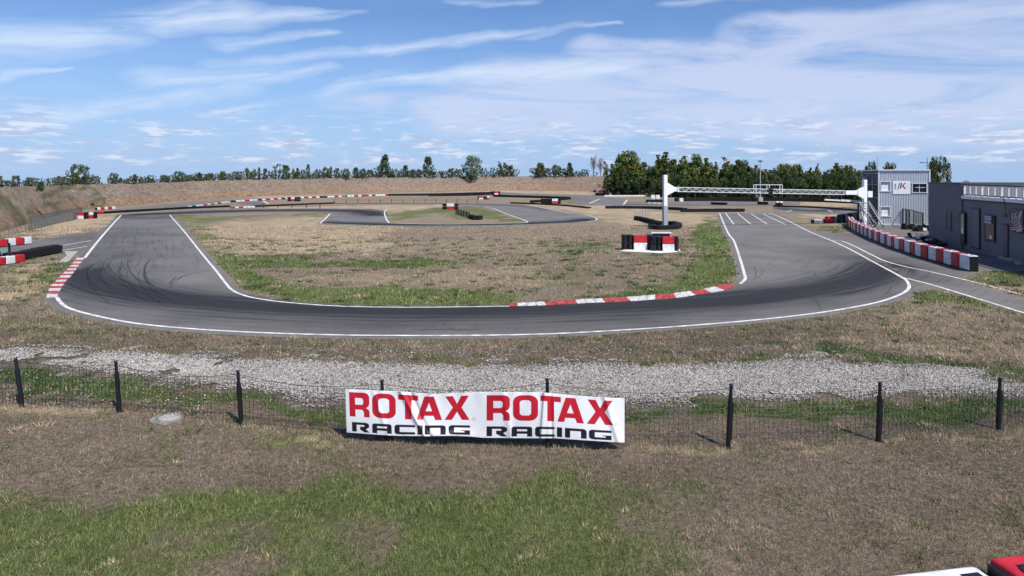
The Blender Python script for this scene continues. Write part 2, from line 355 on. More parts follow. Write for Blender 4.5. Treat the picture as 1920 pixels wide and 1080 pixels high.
def turf(x, y):
    """colour of the turf at ground points (bare facts of the place: dry and green patches)"""
    jx = (fnoise(x, y, 1.6, 3) - .5) * np.clip(y * .10, 1.6, 5); jy = (fnoise(x, y, 1.6, 9) - .5) * np.clip(y * .16, 1.7, 9)
    near = np.clip((12 - y) / 3, 0, 1); jy = jy + (fnoise(x, y, 3.6, 121) - .5) * 4.2 * near; jx = jx + (fnoise(x, y, 3.6, 122) - .5) * 3 * near
    u, v = proj(x + jx, y + jy)
    n1 = fnoise(x, y, 3.2, 21); n2 = fnoise(x, y, .7, 33); n3 = fnoise(x, y, 12, 5)
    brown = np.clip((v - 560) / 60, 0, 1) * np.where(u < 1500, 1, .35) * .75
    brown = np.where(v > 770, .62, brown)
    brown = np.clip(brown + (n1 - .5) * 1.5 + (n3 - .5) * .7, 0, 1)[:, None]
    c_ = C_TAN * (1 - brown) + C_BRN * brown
    straw = np.zeros(len(x))
    for p, s in STRAW: straw = np.maximum(straw, pip(u, v, p) * s)
    straw = np.clip(straw * (.35 + 1.3 * n2) + (n1 > .68) * .25, 0, 1)[:, None]
    c_ = c_ * (1 - straw) + C_STR * straw
    g = np.zeros(len(x)); tone = np.full(len(x), .4)
    for p, s, t in GREENS:
        m = pip(u, v, p) & (s > g); g = np.where(m, s, g); tone = np.where(m, t, tone)
    ju, jv = (fnoise(x, y, 2.2, 131) - .5) * 420, (fnoise(x, y, 1.7, 132) - .5) * 130
    nr_ = np.clip((v + jv - 862) / 95, 0, 1) * np.clip((2000 - u - ju - (1000 - v) * 1.6) / 1000, .30, 1) * np.clip(.68 + 1.1 * (fnoise(x, y, 1.3, 133) - .22), 0, 1.1)
    nr_ = np.where(v > 800, nr_ * .98, 0); tone = np.where(nr_ > g, .12, tone); g = np.maximum(g, nr_)
    g = np.maximum(g, np.clip((fnoise(x, y, 5, 71) - .55) * 3.5, 0, .45) * (v < 900))
    u2, v2 = proj(x + (fnoise(x, y, .8, 90) - .5) * 1.5, y + (fnoise(x, y, .8, 91) - .5) * 1.9); ing = pip(u2, v2, GRAV)[:, None]
    c_ = np.where(ing, np.array([.20, .170, .140]) * (.7 + .6 * n2)[:, None], c_); g = np.where(ing[:, 0], g * .15, g)
    k = fnoise(x, y, .45, 57, 3) * .5 + fnoise(x, y, 1.6, 55, 3) * .45 + fnoise(x, y, 4.5, 56, 2) * .45
    gg = np.clip((g * 1.25 - k * 1.45 + .42) * 2.0, 0, 1) * (.45 + .55 * g)
    gg = np.where(g > .03, gg, 0)[:, None]; tone = np.clip(tone + (n1 - .5) * 1.2, 0, 1)[:, None]
    grn = (C_GRN * (1 - tone) + C_DGR * tone) * (.86 + .28 * n2)[:, None]; dry = c_ * (.86 + .28 * n2)[:, None]
    return dry * (1 - gg) + grn * gg, gg[:, 0], dry, grn

# ------------------------------------------------------------------ terrain
FOOT = [(-420, 560), (-200, 490), (-60, 452), (0, 436), (60, 418), (120, 401), (160, 393), (200, 388.5), (240, 385.5), (320, 378), (400, 372.5), (480, 368), (600, 362.5), (720, 358.5), (960, 356), (1140, 357), (1300, 359), (1450, 361)]
CREST = [(-420, 384), (-200, 364), (-60, 355), (0, 352), (60, 349.5), (120, 347), (160, 347), (200, 346), (240, 345), (320, 342), (400, 338.5), (480, 336.5), (600, 335), (720, 332.5), (960, 331), (1140, 330), (1300, 332), (1450, 334)]
foot = [at(*p) for p in FOOT]; crest = []
for (u, v), f in zip(CREST, foot):
    sb_ = 9 + 4 * (u < 150); crest.append(onray(u, v, f.y + sb_))
bear = np.array([f.x / f.y for f in foot]); bdist = np.array([f.length for f in foot])
def falloff(x, y):
    r = x / np.maximum(y, 1); rr = np.hypot(x, y)
    D0 = np.interp(r, bear, bdist) + 24; D0 = np.where(r > .15, 215, D0)
    return np.where(y > 20, -0.022 * np.maximum(0, rr - D0), 0)
ys = [-7.0]
while ys[-1] < 4000: ys.append(ys[-1] + max(.22, (ys[-1] - 55) * .03 + .25 if ys[-1] > 55 else .22 + max(0, ys[-1] - 20) * .004))
ys = np.array(ys); rs = np.linspace(-1.25, 1.25, 440)
gy, gr = np.meshgrid(ys, rs, indexing='ij'); gx = gr * (gy + 13)
X, Y = gx.ravel(), gy.ravel(); Zt = falloff(X, Y)
cc, gg_, _, _ = turf(X, Y); cc = cc * (np.where(Y < 22, .62, np.where(Y < 40, .8, .95)) * (1 - .2 * gg_))[:, None]  # ground darkened under near blades: thatch and soil, with shade between blades painted in
nr, nc = gx.shape; idx = np.arange(nr * nc).reshape(nr, nc)
Fq = np.stack([idx[:-1, :-1], idx[:-1, 1:], idx[1:, 1:], idx[1:, :-1]], -1).reshape(-1, 4)
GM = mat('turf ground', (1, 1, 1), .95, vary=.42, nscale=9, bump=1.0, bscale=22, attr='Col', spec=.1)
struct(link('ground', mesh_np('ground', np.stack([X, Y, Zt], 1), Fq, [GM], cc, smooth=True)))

# embankment behind the circuit
fp = crom([f.to_3d() for f in foot], 14); cp = crom(crest, 14); V = []; Cc = []; NS = 26
for i, (a, b) in enumerate(zip(fp, cp)):
    out = Vector((b.x - a.x, b.y - a.y, 0)).normalized()
    for k in range(NS + 1):
        t = k / NS
        if t < .62: s = t / .62; p = a.lerp(b, s); p.z = b.z * (s ** .85) - .12 * (s == 0)
        elif t < .72: p = b + out * (t - .62) / .10 * 2.0
        else: s = (t - .72) / .28; p = b + out * (2 + s * 14); p.z = b.z * (1 - s) - s * .8
        nz_ = (float(fnoise(p.x, p.y, 5, 4)) - .5) * .5 + (float(fnoise(p.x, p.y, 1.4, 8)) - .5) * .35
        if t > .02: p.z += nz_ * min(1, t * 4) * (.6 + .4 * (b.z > 3))
        V.append(p); n1 = float(fnoise(i * .35, k * 1.0, 3, 2)); n2 = float(fnoise(p.x, p.y, 2.2, 12))
        base = Vector((.155, .122, .096)).lerp(Vector((.235, .180, .138)), n2)
        if t < .16: base = base.lerp(Vector((.27, .155, .08)), .55 * n1 + .1)
        gl = (max(0, n1 - .5) * 4 + max(0, float(vnoise(i * .55 + k * .5, k * .12, 1.6, 44)) - .6) * 2.6) if a.x < -28 and a.y < 100 else max(0, n2 - .72) * 3
        base = base.lerp(Vector((.07, .075, .035)), min(.8, gl)); Cc.append(base)
n = len(fp); idx = np.arange(n * (NS + 1)).reshape(n, NS + 1)
Fq = np.stack([idx[:-1, :-1], idx[1:, :-1], idx[1:, 1:], idx[:-1, 1:]], -1).reshape(-1, 4)
BM = mat('dry bank', (1, 1, 1), .95, vary=.4, nscale=1.6, bump=1.0, bscale=2.5, attr='Col', spec=.05)
struct(link('embankment', mesh_np('embankment', [tuple(p) for p in V], Fq, [BM], np.array([tuple(x) for x in Cc]), smooth=True)))
def bank_z(p):
    """height of the bank or the ground under a point"""
    return None

# ------------------------------------------------------------------ asphalt
RUBL = [  # racing lines: pixels, half width (m), strength
    ([(140, 510), (152, 521), (180, 533), (215, 543), (260, 550), (320, 560), (420, 569), (540, 576), (700, 581), (800, 582), (950, 582), (1100, 577), (1250, 570), (1400, 559), (1500, 547), (1580, 533), (1640, 512), (1652, 497)], 1.05, 1.0),
    ([(170, 500), (190, 520), (240, 545), (340, 572), (500, 590), (700, 596), (900, 595), (1150, 590)], 1.2, .5), ([(160, 520), (180, 545), (260, 570), (400, 588), (560, 597)], .9, .4), ([(1300, 570), (1450, 560), (1560, 543), (1630, 520), (1655, 500), (1630, 485)], 1.3, .55),
    ([(225, 407), (300, 409), (345, 402)], 1.6, .5), ([(230, 404), (345, 399), (480, 395), (620, 394.5), (680, 397), (712, 403)], 1.5, 1.1), ([(215, 430), (200, 450), (170, 500), (150, 516)], 2.4, .28),
    ([(606, 418), (720, 421.5), (850, 421.5), (1000, 419), (1080, 415.5), (1108, 411.5)], 1.1, 1.1), ([(700, 397), (718, 402)], 1.2, .6), ([(960, 384.5), (1000, 389), (1030, 394)], .8, .4), ([(625, 381.5), (860, 382.5), (960, 384.5)], .6, .8),
    ([(1640, 512), (1600, 490), (1560, 470)], 1.6, .3), ([(1180, 384), (1440, 384)], .7, .6), ([(1448, 389), (1520, 396), (1560, 394)], 1.2, .7), ([(445, 380), (500, 383)], .6, .4), ([(900, 366), (860, 368), (790, 369)], .6, .5)]
RUBW = [(W2(p, 5), w, s) for p, w, s in RUBL]
ASP = bpy.data.materials.new('asphalt'); ASP.use_nodes = True
def build_asphalt(m):
    n = m.node_tree; L = n.links.new; b = n.nodes['Principled BSDF']; N = n.nodes.new
    b.inputs['Roughness'].default_value = .82; b.inputs['Specular IOR Level'].default_value = .25
    tc = N('ShaderNodeTexCoord')
    def noise(s, d=5, vec=None, r=.55):
        q = N('ShaderNodeTexNoise'); q.inputs['Scale'].default_value = s; q.inputs['Detail'].default_value = d; q.inputs['Roughness'].default_value = r; L(vec or tc.outputs['Object'], q.inputs['Vector']); return q.outputs[0]
    def mr(x, a, c_, lo, hi):
        q = N('ShaderNodeMapRange'); L(x, q.inputs[0])
        for i, v in enumerate((a, c_, lo, hi)): q.inputs[i + 1].default_value = v
        return q.outputs[0]
    def mm(op, a, c_):
        q = N('ShaderNodeMath'); q.operation = op
        for i, v in enumerate((a, c_)):
            if isinstance(v, float): q.inputs[i].default_value = v
            else: L(v, q.inputs[i])
        return q.outputs[0]
    at_ = {}
    for k in ('rub', 'sl', 'sd'):
        q = N('ShaderNodeAttribute'); q.attribute_name = k; at_[k] = q.outputs['Fac']
    cv = N('ShaderNodeCombineXYZ'); L(mm('MULTIPLY', at_['sl'], .10), cv.inputs[0]); L(mm('MULTIPLY', at_['sd'], 3.2), cv.inputs[1])
    st = noise(1.6, 6, cv.outputs[0], .65)
    rub = mm('MULTIPLY', at_['rub'], mr(st, .3, .62, .74, 1.3))
    far = mm('MULTIPLY', mr(st, .52, .7, 0, .28), 1.0)          # faint tyre streaks all over
    rub = mm('MINIMUM', mm('ADD', rub, far), .93)
    v1 = mr(noise(.35, 4), .3, .7, .84, 1.13); v2 = mr(noise(60, 3), .25, .75, .82, 1.18); v3 = mr(noise(4, 5), .35, .7, .93, 1.07); v1 = mm('MULTIPLY', v1, mr(noise(.11, 2), .42, .52, .93, 1.06))
    val = mm('MULTIPLY', mm('MULTIPLY', v1, v2), v3)
    c1 = N('ShaderNodeMix'); c1.data_type = 'RGBA'; c1.blend_type = 'MULTIPLY'; c1.inputs[0].default_value = 1; c1.inputs[6].default_value = (.158, .149, .140, 1); L(val, c1.inputs[7])
    c2 = N('ShaderNodeMix'); c2.data_type = 'RGBA'; L(rub, c2.inputs[0]); L(c1.outputs[2], c2.inputs[6]); c2.inputs[7].default_value = (.014, .014, .017, 1)
    vo = N('ShaderNodeTexVoronoi'); vo.feature = 'DISTANCE_TO_EDGE'; vo.inputs['Scale'].default_value = .22
    wv = N('ShaderNodeTexNoise'); wv.inputs['Scale'].default_value = 1.2; wv.inputs['Detail'].default_value = 5; L(tc.outputs['Object'], wv.inputs['Vector'])
    ad = N('ShaderNodeMix'); ad.data_type = 'RGBA'; ad.blend_type = 'ADD'; ad.inputs[0].default_value = 1.6; L(tc.outputs['Object'], ad.inputs[6]); L(wv.outputs['Color'], ad.inputs[7]); L(ad.outputs[2], vo.inputs['Vector'])
    ck = mm('MULTIPLY', mr(vo.outputs[0], .0, .006, .5, 0), mr(noise(.6, 2), .45, .6, 0, 1))
    c3 = N('ShaderNodeMix'); c3.data_type = 'RGBA'; L(ck, c3.inputs[0]); L(c2.outputs[2], c3.inputs[6]); c3.inputs[7].default_value = (.03, .028, .026, 1)
    q = N('ShaderNodeAttribute'); q.attribute_name = 'dust'; du = mm('MULTIPLY', q.outputs['Fac'], mr(noise(2.2, 5), .38, .62, 0, 1))
    c4 = N('ShaderNodeMix'); c4.data_type = 'RGBA'; L(du, c4.inputs[0]); L(c3.outputs[2], c4.inputs[6]); c4.inputs[7].default_value = (.21, .17, .13, 1)
    L(c4.outputs[2], b.inputs['Base Color'])
    bp = N('ShaderNodeBump'); bp.inputs['Strength'].default_value = .5; bp.inputs['Distance'].default_value = .01; L(noise(70, 3), bp.inputs['Height']); L(bp.outputs[0], b.inputs['Normal'])
build_asphalt(ASP)
def asphalt(name, poly_w, z, step, jit=.06):
    """flat sheet inside a world outline, with rubber laid down near the racing lines"""
    P = []
    for a, b in zip(poly_w, poly_w[1:] + poly_w[:1]):
        k = max(1, int((b - a).length / max(step, .5)))
        for i in range(k):
            p = a.lerp(b, i / k); P.append(p + Vector((random.uniform(-jit, jit), random.uniform(-jit, jit))))
    nb = len(P); A = np.array([tuple(p) for p in P]); x0, y0 = A.min(0); x1, y1 = A.max(0)
    xs, yy = np.meshgrid(np.arange(x0, x1, step), np.arange(y0, y1, step)); xs = xs.ravel() + (yy.ravel() / step % 2 > 1) * step / 2; yy = yy.ravel()
    ins = pip(xs, yy, A); xs, yy = xs[ins], yy[ins]
    d, _, _ = seg_dist(xs, yy, list(A) + [A[0]]); ok = d > step * .45; xs, yy = xs[ok], yy[ok]
    vin = [Vector(p) for p in A] + [Vector((a, b)) for a, b in zip(xs, yy)]
    vo, eo, fo, *_ = geometry.delaunay_2d_cdt(vin, [], [list(range(nb))], 1, 1e-5)
    V_ = np.array([tuple(v) for v in vo]); rub = np.zeros(len(V_)); sl = np.zeros(len(V_)); sdist = np.zeros(len(V_)); best = np.full(len(V_), 1e9)
    for k, (pl, w, s) in enumerate(RUBW):
        dd, ss, sg = seg_dist(V_[:, 0], V_[:, 1], pl); rub = np.maximum(rub, s * np.exp(-(dd / (w * 1.35)) ** 2 * .6))
        if k in (0, 4, 6): m = dd < best; best = np.where(m, dd, best); sl = np.where(m, ss + k * 50, sl); sdist = np.where(m, dd * sg, sdist)
    dE, _, _ = seg_dist(V_[:, 0], V_[:, 1], list(A) + [A[0]]); dust = np.clip(1 - dE / .45, 0, 1) * .9
    me = mesh_np(name, np.column_stack([V_, np.full(len(V_), z)]), np.array([f for f in fo if len(f) == 3]), [ASP], extra=dict(rub=rub, sl=sl, sd=sdist, dust=dust))
    return struct(link(name, me))
def grow(px, other=None): return px
out_w = W2(OUT, 5); inn_w = W2(INN, 5)
def offset(pl, d):
    o = []
    for i, p in enumerate(pl):
        a = pl[max(0, i - 1)]; b = pl[min(len(pl) - 1, i + 1)]; t = (b - a).normalized(); o.append(p + Vector((-t.y, t.x)) * d)
    return o
oo = offset(out_w, -.42); ii = offset(inn_w, .40)
asphalt('race_track', oo[:-1] + [at(1442, 398.5).to_2d(), at(1349, 398.5).to_2d()] + ii[::-1][1:] + [at(340, 400.5).to_2d(), at(300, 399).to_2d(), at(232, 402).to_2d()], .012, .42)
INF = [(228, 404.5), (240, 400.5), (300, 397.5), (345, 394.5), (400, 393), (480, 391.5), (600, 390.8), (700, 391.6), (722, 395), (727, 402), (728, 410), (732, 417), (760, 420), (850, 420.4), (940, 419), (975, 418), (986, 415.5), (960, 405), (943, 399), (925, 391.5), (905, 388), (860, 384.5), (800, 382.6),
       (720, 382.4), (625, 383), (625, 381), (720, 380.4), (860, 380.6), (960, 382.6), (1005, 387), (1060, 397), (1095, 402), (1116, 406.5), (1121, 410), (1117, 414), (1080, 418), (1000, 421.6), (900, 424), (800, 424.6), (700, 423.6), (610, 420.8), (596, 419.5), (604, 411), (617, 402), (613, 399.5), (560, 397.5), (480, 397.8), (345, 402), (318, 403.5)]
asphalt('infield_track', W2(INF), .016, .9, 0)
BACK = [(215, 399), (260, 391), (340, 383), (480, 374.5), (600, 368.5), (725, 364.3), (925, 360.2), (960, 362.5), (1010, 366), (1060, 371), (1125, 368), (1176, 372.5), (1168, 385), (1200, 385.8), (1300, 384.5), (1440, 383.3), (1500, 383), (1500, 378.5), (1440, 378), (1330, 377.6), (1250, 378.5), (1195, 381), (1180, 384), (1183, 372), (1190, 371),
        (1130, 366.3), (1040, 366), (960, 360), (925, 358.8), (725, 362.2), (600, 366), (480, 371.5), (340, 379), (240, 389), (200, 396)]
asphalt('back_track', W2([(200, 397), (240, 396), (300, 391.5), (380, 384.5), (480, 376.2), (600, 371), (725, 366.8), (900, 364.2), (960, 366.5), (1030, 370), (1100, 384), (1175, 386), (1300, 386), (1500, 385.5), (1500, 378.3), (1330, 377.6), (1180, 379), (1176, 373), (1125, 366.8), (1040, 365.5), (960, 361.5), (925, 359.6), (725, 363.2), (600, 367.2), (480, 372.5), (340, 380.5), (240, 390), (200, 395)]), .008, 1.6, 0)
asphalt('back_bend', W2([(438, 379), (452, 376.2), (484, 375.6), (497, 377.5), (507, 382.8), (480, 384.8), (450, 383)]), .015, 1.6, 0)
asphalt('hairpin_track', W2([(1448, 389.5), (1500, 386.8), (1560, 389.5), (1630, 396), (1700, 405), (1560, 400.5), (1500, 400.8), (1452, 398)]), .018, 1.0, 0)
asphalt('pit_lane', W2([(1451, 401.5), (1492, 418), (1521, 434), (1562, 450), (1597, 466), (1648, 493), (1697, 520), (1716, 530), (1722, 540), (1712, 552), (1760, 541), (1860, 571.5), (1960, 602), (2100, 640), (2100, 608), (1960, 571), (1860, 541), (1806, 521), (1840, 509), (1960, 507), (2100, 520), (2100, 440), (1960, 425), (1745, 418), (1640, 416), (1606, 424), (1600, 434), (1560, 437), (1525, 432), (1490, 414), (1458, 401.5)]), .006, .8)
asphalt('side_road', W2([(-200, 480), (0, 463), (55, 453), (110, 443), (205, 430), (165, 474), (150, 478), (108, 476), (20, 490), (-200, 530)]), .006, .8)

# painted lines, kerbs, skid marks
def strip_mesh(pl, w, z, name, m, n_=0, w1=None):
    V_, F_ = [], []
    k = len(pl)
    for i, p in enumerate(pl):
        a = pl[max(0, i - 1)]; b = pl[min(k - 1, i + 1)]; t = (b - a).normalized(); q = Vector((-t.y, t.x)) * (w + ((w1 or w) - w) * i / (k - 1)) / 2
        V_ += [(p.x + q.x, p.y + q.y, z), (p.x - q.x, p.y - q.y, z)]
        if i: F_.append((2 * i - 2, 2 * i - 1, 2 * i + 1, 2 * i))
    return V_, F_
def lines(name, lst, z, m):
    V_, F_ = [], []
    for px, w in lst:
        v_, f_ = strip_mesh(W2(px, 6) if len(px) > 2 else W2(px), w, z, name, m); o = len(V_); V_ += v_; F_ += [tuple(i + o for i in f) for f in f_]
    return struct(link(name, mesh_np(name, V_, F_, [m])))
lines('track_edge_lines', [(OUT[:4], .16), ([(107, 558)] + OUT[7:], .13), (INN[:12], .12), (INN[16:], .14)], .0215, PAINT)
lines('start_grid_lines', [([(1360, 421.5), (1490, 421.5)], .12), ([(1360.6, 400), (1376, 421)], .13), ([(1382.5, 400), (1408, 421)], .13), ([(1408, 401), (1439, 421)], .13), ([(1430.6, 401.5), (1473, 421.5)], .13), ([(1350, 399.6), (1440, 399.8)], .25)], .0262, PAINT)
lines('pit_lane_lines', [([(1553, 450), (1566, 452), (1580, 453), (1598, 460), (1620, 471), (1640, 481), (1660, 490), (1700, 501), (1740, 509), (1800, 523), (1860, 538), (1960, 566), (2060, 596)], .13), ([(1691, 520.5), (1740, 532.5), (1800, 550.5), (1860, 569), (1960, 600), (2060, 632)], .14),
                         ([(1752, 461), (1780, 468.5), (1806, 477), (1838, 485.5)], .15), ([(1812, 487), (1838, 485.5)], .15)], .0172, PAINT)
lines('infield_lines', [([(725, 393), (721, 398), (723, 407), (728, 416), (742, 418.8), (850, 420.6), (950, 418.8), (978, 418.2), (988, 415.6), (962, 405.5), (945, 399.5), (926, 391.5), (906, 387.7)], .16), ([(619, 401), (610, 410), (600, 419)], .18), ([(600, 419.4), (700, 423), (800, 424), (900, 423.3), (1000, 421), (1080, 417.6), (1112, 414.3), (1119, 411), (1113, 407), (1094, 402.5), (1070, 401)], .14),
                        ([(985, 385.5), (1008, 388), (1035, 393.5), (1070, 400)], .2), ([(240, 399.8), (300, 396.4), (345, 393.6), (480, 390.9), (600, 390.1)], .14), ([(700, 391.4), (720, 393.4)], .18), ([(900, 387.2), (860, 384.2), (740, 382.4), (640, 382.8)], .14)], .0205, PAINT)
lines('back_track_lines', [([(1105, 381.5), (1124, 373.5)], .3), ([(1169, 383.5), (1176, 375)], .3), ([(1124, 368.2), (1178, 372)], .25), ([(1212, 384.6), (1440, 382.8)], .2), ([(494, 377.3), (503, 382.6)], .3), ([(1455, 397.8), (1475, 397), (1485, 394.5)], .18), ([(1552, 394.5), (1561, 397.5)], .2), ([(725, 367), (900, 364.4)], .25)], .0235, PAINT)
lines('side_road_lines', [([(108, 462), (185, 449)], .14), ([(108, 471.5), (175, 460)], .14)], .0115, PAINT)
KIN = [(955, 575.2), (1031, 572.9), (1100, 569.2), (1142, 567.7), (1192, 565.2), (1229, 562.4), (1273, 559), (1317, 551.8), (1350, 547), (1369, 542), (1381, 536.8)]
KIO = [(955, 572.4), (1025, 568), (1096, 563.8), (1135, 562), (1183, 559), (1229, 555.6), (1267, 552), (1304, 547), (1333, 541.5), (1346, 538), (1359, 535)]
def kerb(name, A, B, bounds, first):
    """low stepped kerb: painted blocks, red and white in turn; A on the track side"""
    A = crom(A, 20); B = crom(B, 20); L = [0]
    for a, b in zip(A[:-1], A[1:]): L.append(L[-1] + (b - a).length)
    V_, F_, M_ = [], [], []
    for bi, (s0, s1) in enumerate(zip(bounds[:-1], bounds[1:])):
        for q in range(3):
            t0 = s0 + (s1 - s0) * (q + .03) / 3; t1 = s0 + (s1 - s0) * (q + .97) / 3
            ia, ib = np.interp([t0, t1], np.array(L) / L[-1], np.arange(len(L)))
            def g(P, i): k = min(int(i), len(P) - 2); return P[k].lerp(P[k + 1], i - k)
            a0, a1, b0, b1 = g(A, ia), g(A, ib), g(B, ia), g(B, ib); o = len(V_)
            V_ += [(a0.x, a0.y, .022), (a1.x, a1.y, .022), (b1.x, b1.y, .075), (b0.x, b0.y, .060), (b1.x, b1.y, 0), (b0.x, b0.y, 0), (a0.x, a0.y, 0), (a1.x, a1.y, 0)]
            F_ += [(o, o + 1, o + 2, o + 3), (o + 3, o + 2, o + 4, o + 5), (o, o + 3, o + 5, o + 6), (o + 1, o + 7, o + 4, o + 2)]; M_ += [(bi + first) % 2] * 4
    return struct(link(name, mesh_np(name, V_, F_, [KRED, KWHT], midx=M_)))
kb = np.array([955, 970, 1025, 1082, 1135, 1183, 1229, 1267, 1304, 1333, 1358, 1381]); kA = W2(KIN); tot = [0]
for a, b in zip(kA[:-1], kA[1:]): tot.append(tot[-1] + (b - a).length)
kerb('inner_kerb', kA, W2(KIO), np.interp(kb, [p[0] for p in KIN], tot) / tot[-1], 0)
KL = [(158, 484), (150, 495), (141.7, 506.7), (131.7, 520), (123, 528), (117.5, 536.7), (111, 548), (107.5, 558)]
KLO = [(145, 485), (135, 496.7), (125, 508), (111, 522), (104, 530), (95, 539), (90, 550), (87, 559)]
kl = W2(KL); tl = [0]
for a, b in zip(kl[:-1], kl[1:]): tl.append(tl[-1] + (b - a).length)
vb = [484, 488, 491, 494.5, 497.5, 501, 504, 507.5, 510.5, 514, 517, 521, 525, 529, 533, 536.5, 541, 546, 552, 558]
kerb('outer_kerb', kl, W2(KLO), np.interp(vb, [p[1] for p in KL], tl) / tl[-1], 1)
struct(MB().prism([tuple(at(u, v, .012)) for u, v in [(121, 472), (147, 471.5), (139, 480), (128, 491.5), (110, 492.5), (120, 484), (125, 481)]], (0, 0, .03)).build('concrete_pad', CONC))
SK = mat('skid rubber', (.022, .021, .024), .8, vary=.3, alpha=.30)
sk = []
def arc(pts, w): sk.append((pts, w))
arc([(396, 507), (370, 512), (345, 518), (333, 524)], .09); arc([(392, 506.5), (350, 515), (325, 532), (320, 540)], .05); arc([(330, 520), (322, 528), (318, 534)], .1)
for k in range(22):
    q = random.uniform(0, 1); x0 = 150 + 130 * q; w = random.uniform(20, 90); y0 = 476 + random.uniform(0, 30)
    arc([(x0 + w * .9, y0 - 6), (x0 + w * .35, y0 - 2), (x0 + w * .02, y0 + 10), (x0 + w * .1, y0 + 26), (x0 + w * .6, y0 + 48), (x0 + w * 1.5, y0 + 68)], random.uniform(.03, .07))
for k in range(26):
    u0 = random.uniform(150, 420); v0 = random.uniform(430, 500); arc([(u0, v0), (u0 + random.uniform(-8, 8), v0 + random.uniform(2, 5)), (u0 + random.uniform(5, 22), v0 + random.uniform(-2, 8))], random.uniform(.03, .06))
for p in ([(1414, 500), (1418, 512), (1415, 522)], [(1432, 508), (1425, 518), (1410, 527)], [(1392, 457), (1402, 466)], [(1440, 495), (1452, 500)], [(1530, 512), (1527, 516), (1533, 521), (1540, 523)], [(1672, 537), (1665, 549), (1653, 554)], [(1684, 528), (1680, 534)], [(1525, 560), (1531, 566), (1540, 582)], [(1576, 570), (1588, 581)], [(1370, 430), (1400, 430), (1423, 430)], [(795, 615), (820, 612), (845, 611)], [(855, 622), (885, 620)], [(860, 607), (872, 609), (890, 612), (897, 610)],
          [(1640, 470), (1700, 505)], [(820, 602), (900, 600), (980, 597)], [(700, 606), (800, 603)]): arc(p, .05)
for k in range(14):
    v0 = random.uniform(596, 622); u0 = random.uniform(250, 1300); arc([(u0, v0 - abs(u0 - 800) * .016), (u0 + random.uniform(60, 250), v0 - abs(u0 - 700) * .016 + 1)], random.uniform(.02, .045))
for k in range(6): arc([(640 + k * 9, 395 + k * .7), (690 + k * 4, 397.5 + k * .6), (703 - k * 2, 400 + k), (690 - k * 4, 403 + k * .8)], .09)
ok = []
inn_poly = [tuple(at(u, v).to_2d()) for u, v in INN]; out_poly = [tuple(p) for p in out_w]; ring = out_poly + [tuple(p) for p in inn_w[::-1]]
for p, w in sk:
    pw = W2(p, 6) if len(p) > 2 else W2(p); A = np.array([tuple(q) for q in pw])
    ins = pip(A[:, 0], A[:, 1], ring); cut = [q for q, i in zip(pw, ins) if i] if p[0][0] < 600 or p[0][1] > 440 else pw
    if len(cut) > 1: ok.append((cut, w))
V_, F_ = [], []
for i, (pw, w) in enumerate(ok):
    v_, f_ = strip_mesh(pw, w, .0165 + .00012 * i, '', None); o = len(V_); V_ += v_; F_ += [tuple(k + o for k in f) for f in f_]
struct(link('skid_marks', mesh_np('skid_marks', V_, F_, [SK])))

# ------------------------------------------------------------------ gravel trap
gp = [tuple(at(*p).to_2d()) for p in GRAV]; ga = np.array(gp)
N = 300000; gx_ = rng.uniform(ga[:, 0].min(), ga[:, 0].max(), N); gy_ = rng.uniform(ga[:, 1].min(), ga[:, 1].max(), N)
jx = gx_ + (fnoise(gx_, gy_, .8, 90) - .5) * .9; jy = gy_ + (fnoise(gx_, gy_, .8, 91) - .5) * 1.3
dE, _, _ = seg_dist(gx_, gy_, gp + [gp[0]]); pr_ = rng.uniform(0, 1, N) < np.clip(dE / .75, .0, 1) ** 1.1 + .02
jx = gx_ + (fnoise(gx_, gy_, .8, 90) - .5) * 1.5; jy = gy_ + (fnoise(gx_, gy_, .8, 91) - .5) * 1.9
keep = (pip(jx, jy, gp) | (rng.uniform(0, 1, N) < .02)) & pr_ & (fnoise(gx_, gy_, .9, 92) > .16 + .25 * (fnoise(gx_, gy_, 3.5, 93) > .62)); gx_, gy_ = gx_[keep], gy_[keep]; n = len(gx_)
octa = np.array([(1, 0, 0), (0, 1, 0), (-1, 0, 0), (0, -1, 0), (0, 0, .75), (0, 0, -.6)], float); of = np.array([(0, 1, 4), (1, 2, 4), (2, 3, 4), (3, 0, 4), (1, 0, 5), (2, 1, 5), (3, 2, 5), (0, 3, 5)])
sz = .009 + .022 * rng.beta(1.4, 2.6, n); a = rng.uniform(0, 6.28, n); ca, sa = np.cos(a), np.sin(a); tl_ = rng.uniform(-.6, .6, n)
vv = octa[None] * (sz[:, None, None] * rng.uniform(.6, 1.35, (n, 6, 1)))
x_ = vv[..., 0] * ca[:, None] - vv[..., 1] * sa[:, None]; y_ = vv[..., 0] * sa[:, None] + vv[..., 1] * ca[:, None]; z_ = vv[..., 2] + x_ * tl_[:, None]
Vg = np.stack([x_ + gx_[:, None], y_ + gy_[:, None], z_ + .022 + rng.uniform(0, .02, n)[:, None]], -1).reshape(-1, 3)
Fg = (of[None] + (np.arange(n) * 6)[:, None, None]).reshape(-1, 3)
tone = (.14 + .64 * rng.beta(1.7, 1.7, n)) * (.8 + .4 * fnoise(gx_, gy_, 1.2, 95)); hue = rng.uniform(0, 1, n); cg = np.stack([tone * (.69 + .06 * hue), tone * .665, tone * (.65 - .06 * hue)], 1)
GS = mat('gravel stone', (1, 1, 1), .85, vary=.15, nscale=30, attr='Col', spec=.2)
g_ = link('gravel', mesh_np('gravel', Vg, Fg, [GS], np.repeat(cg, 6, 0))); g_['kind'] = 'stuff'; g_['label'] = 'pale grey gravel filling the run-off strip behind the fence'
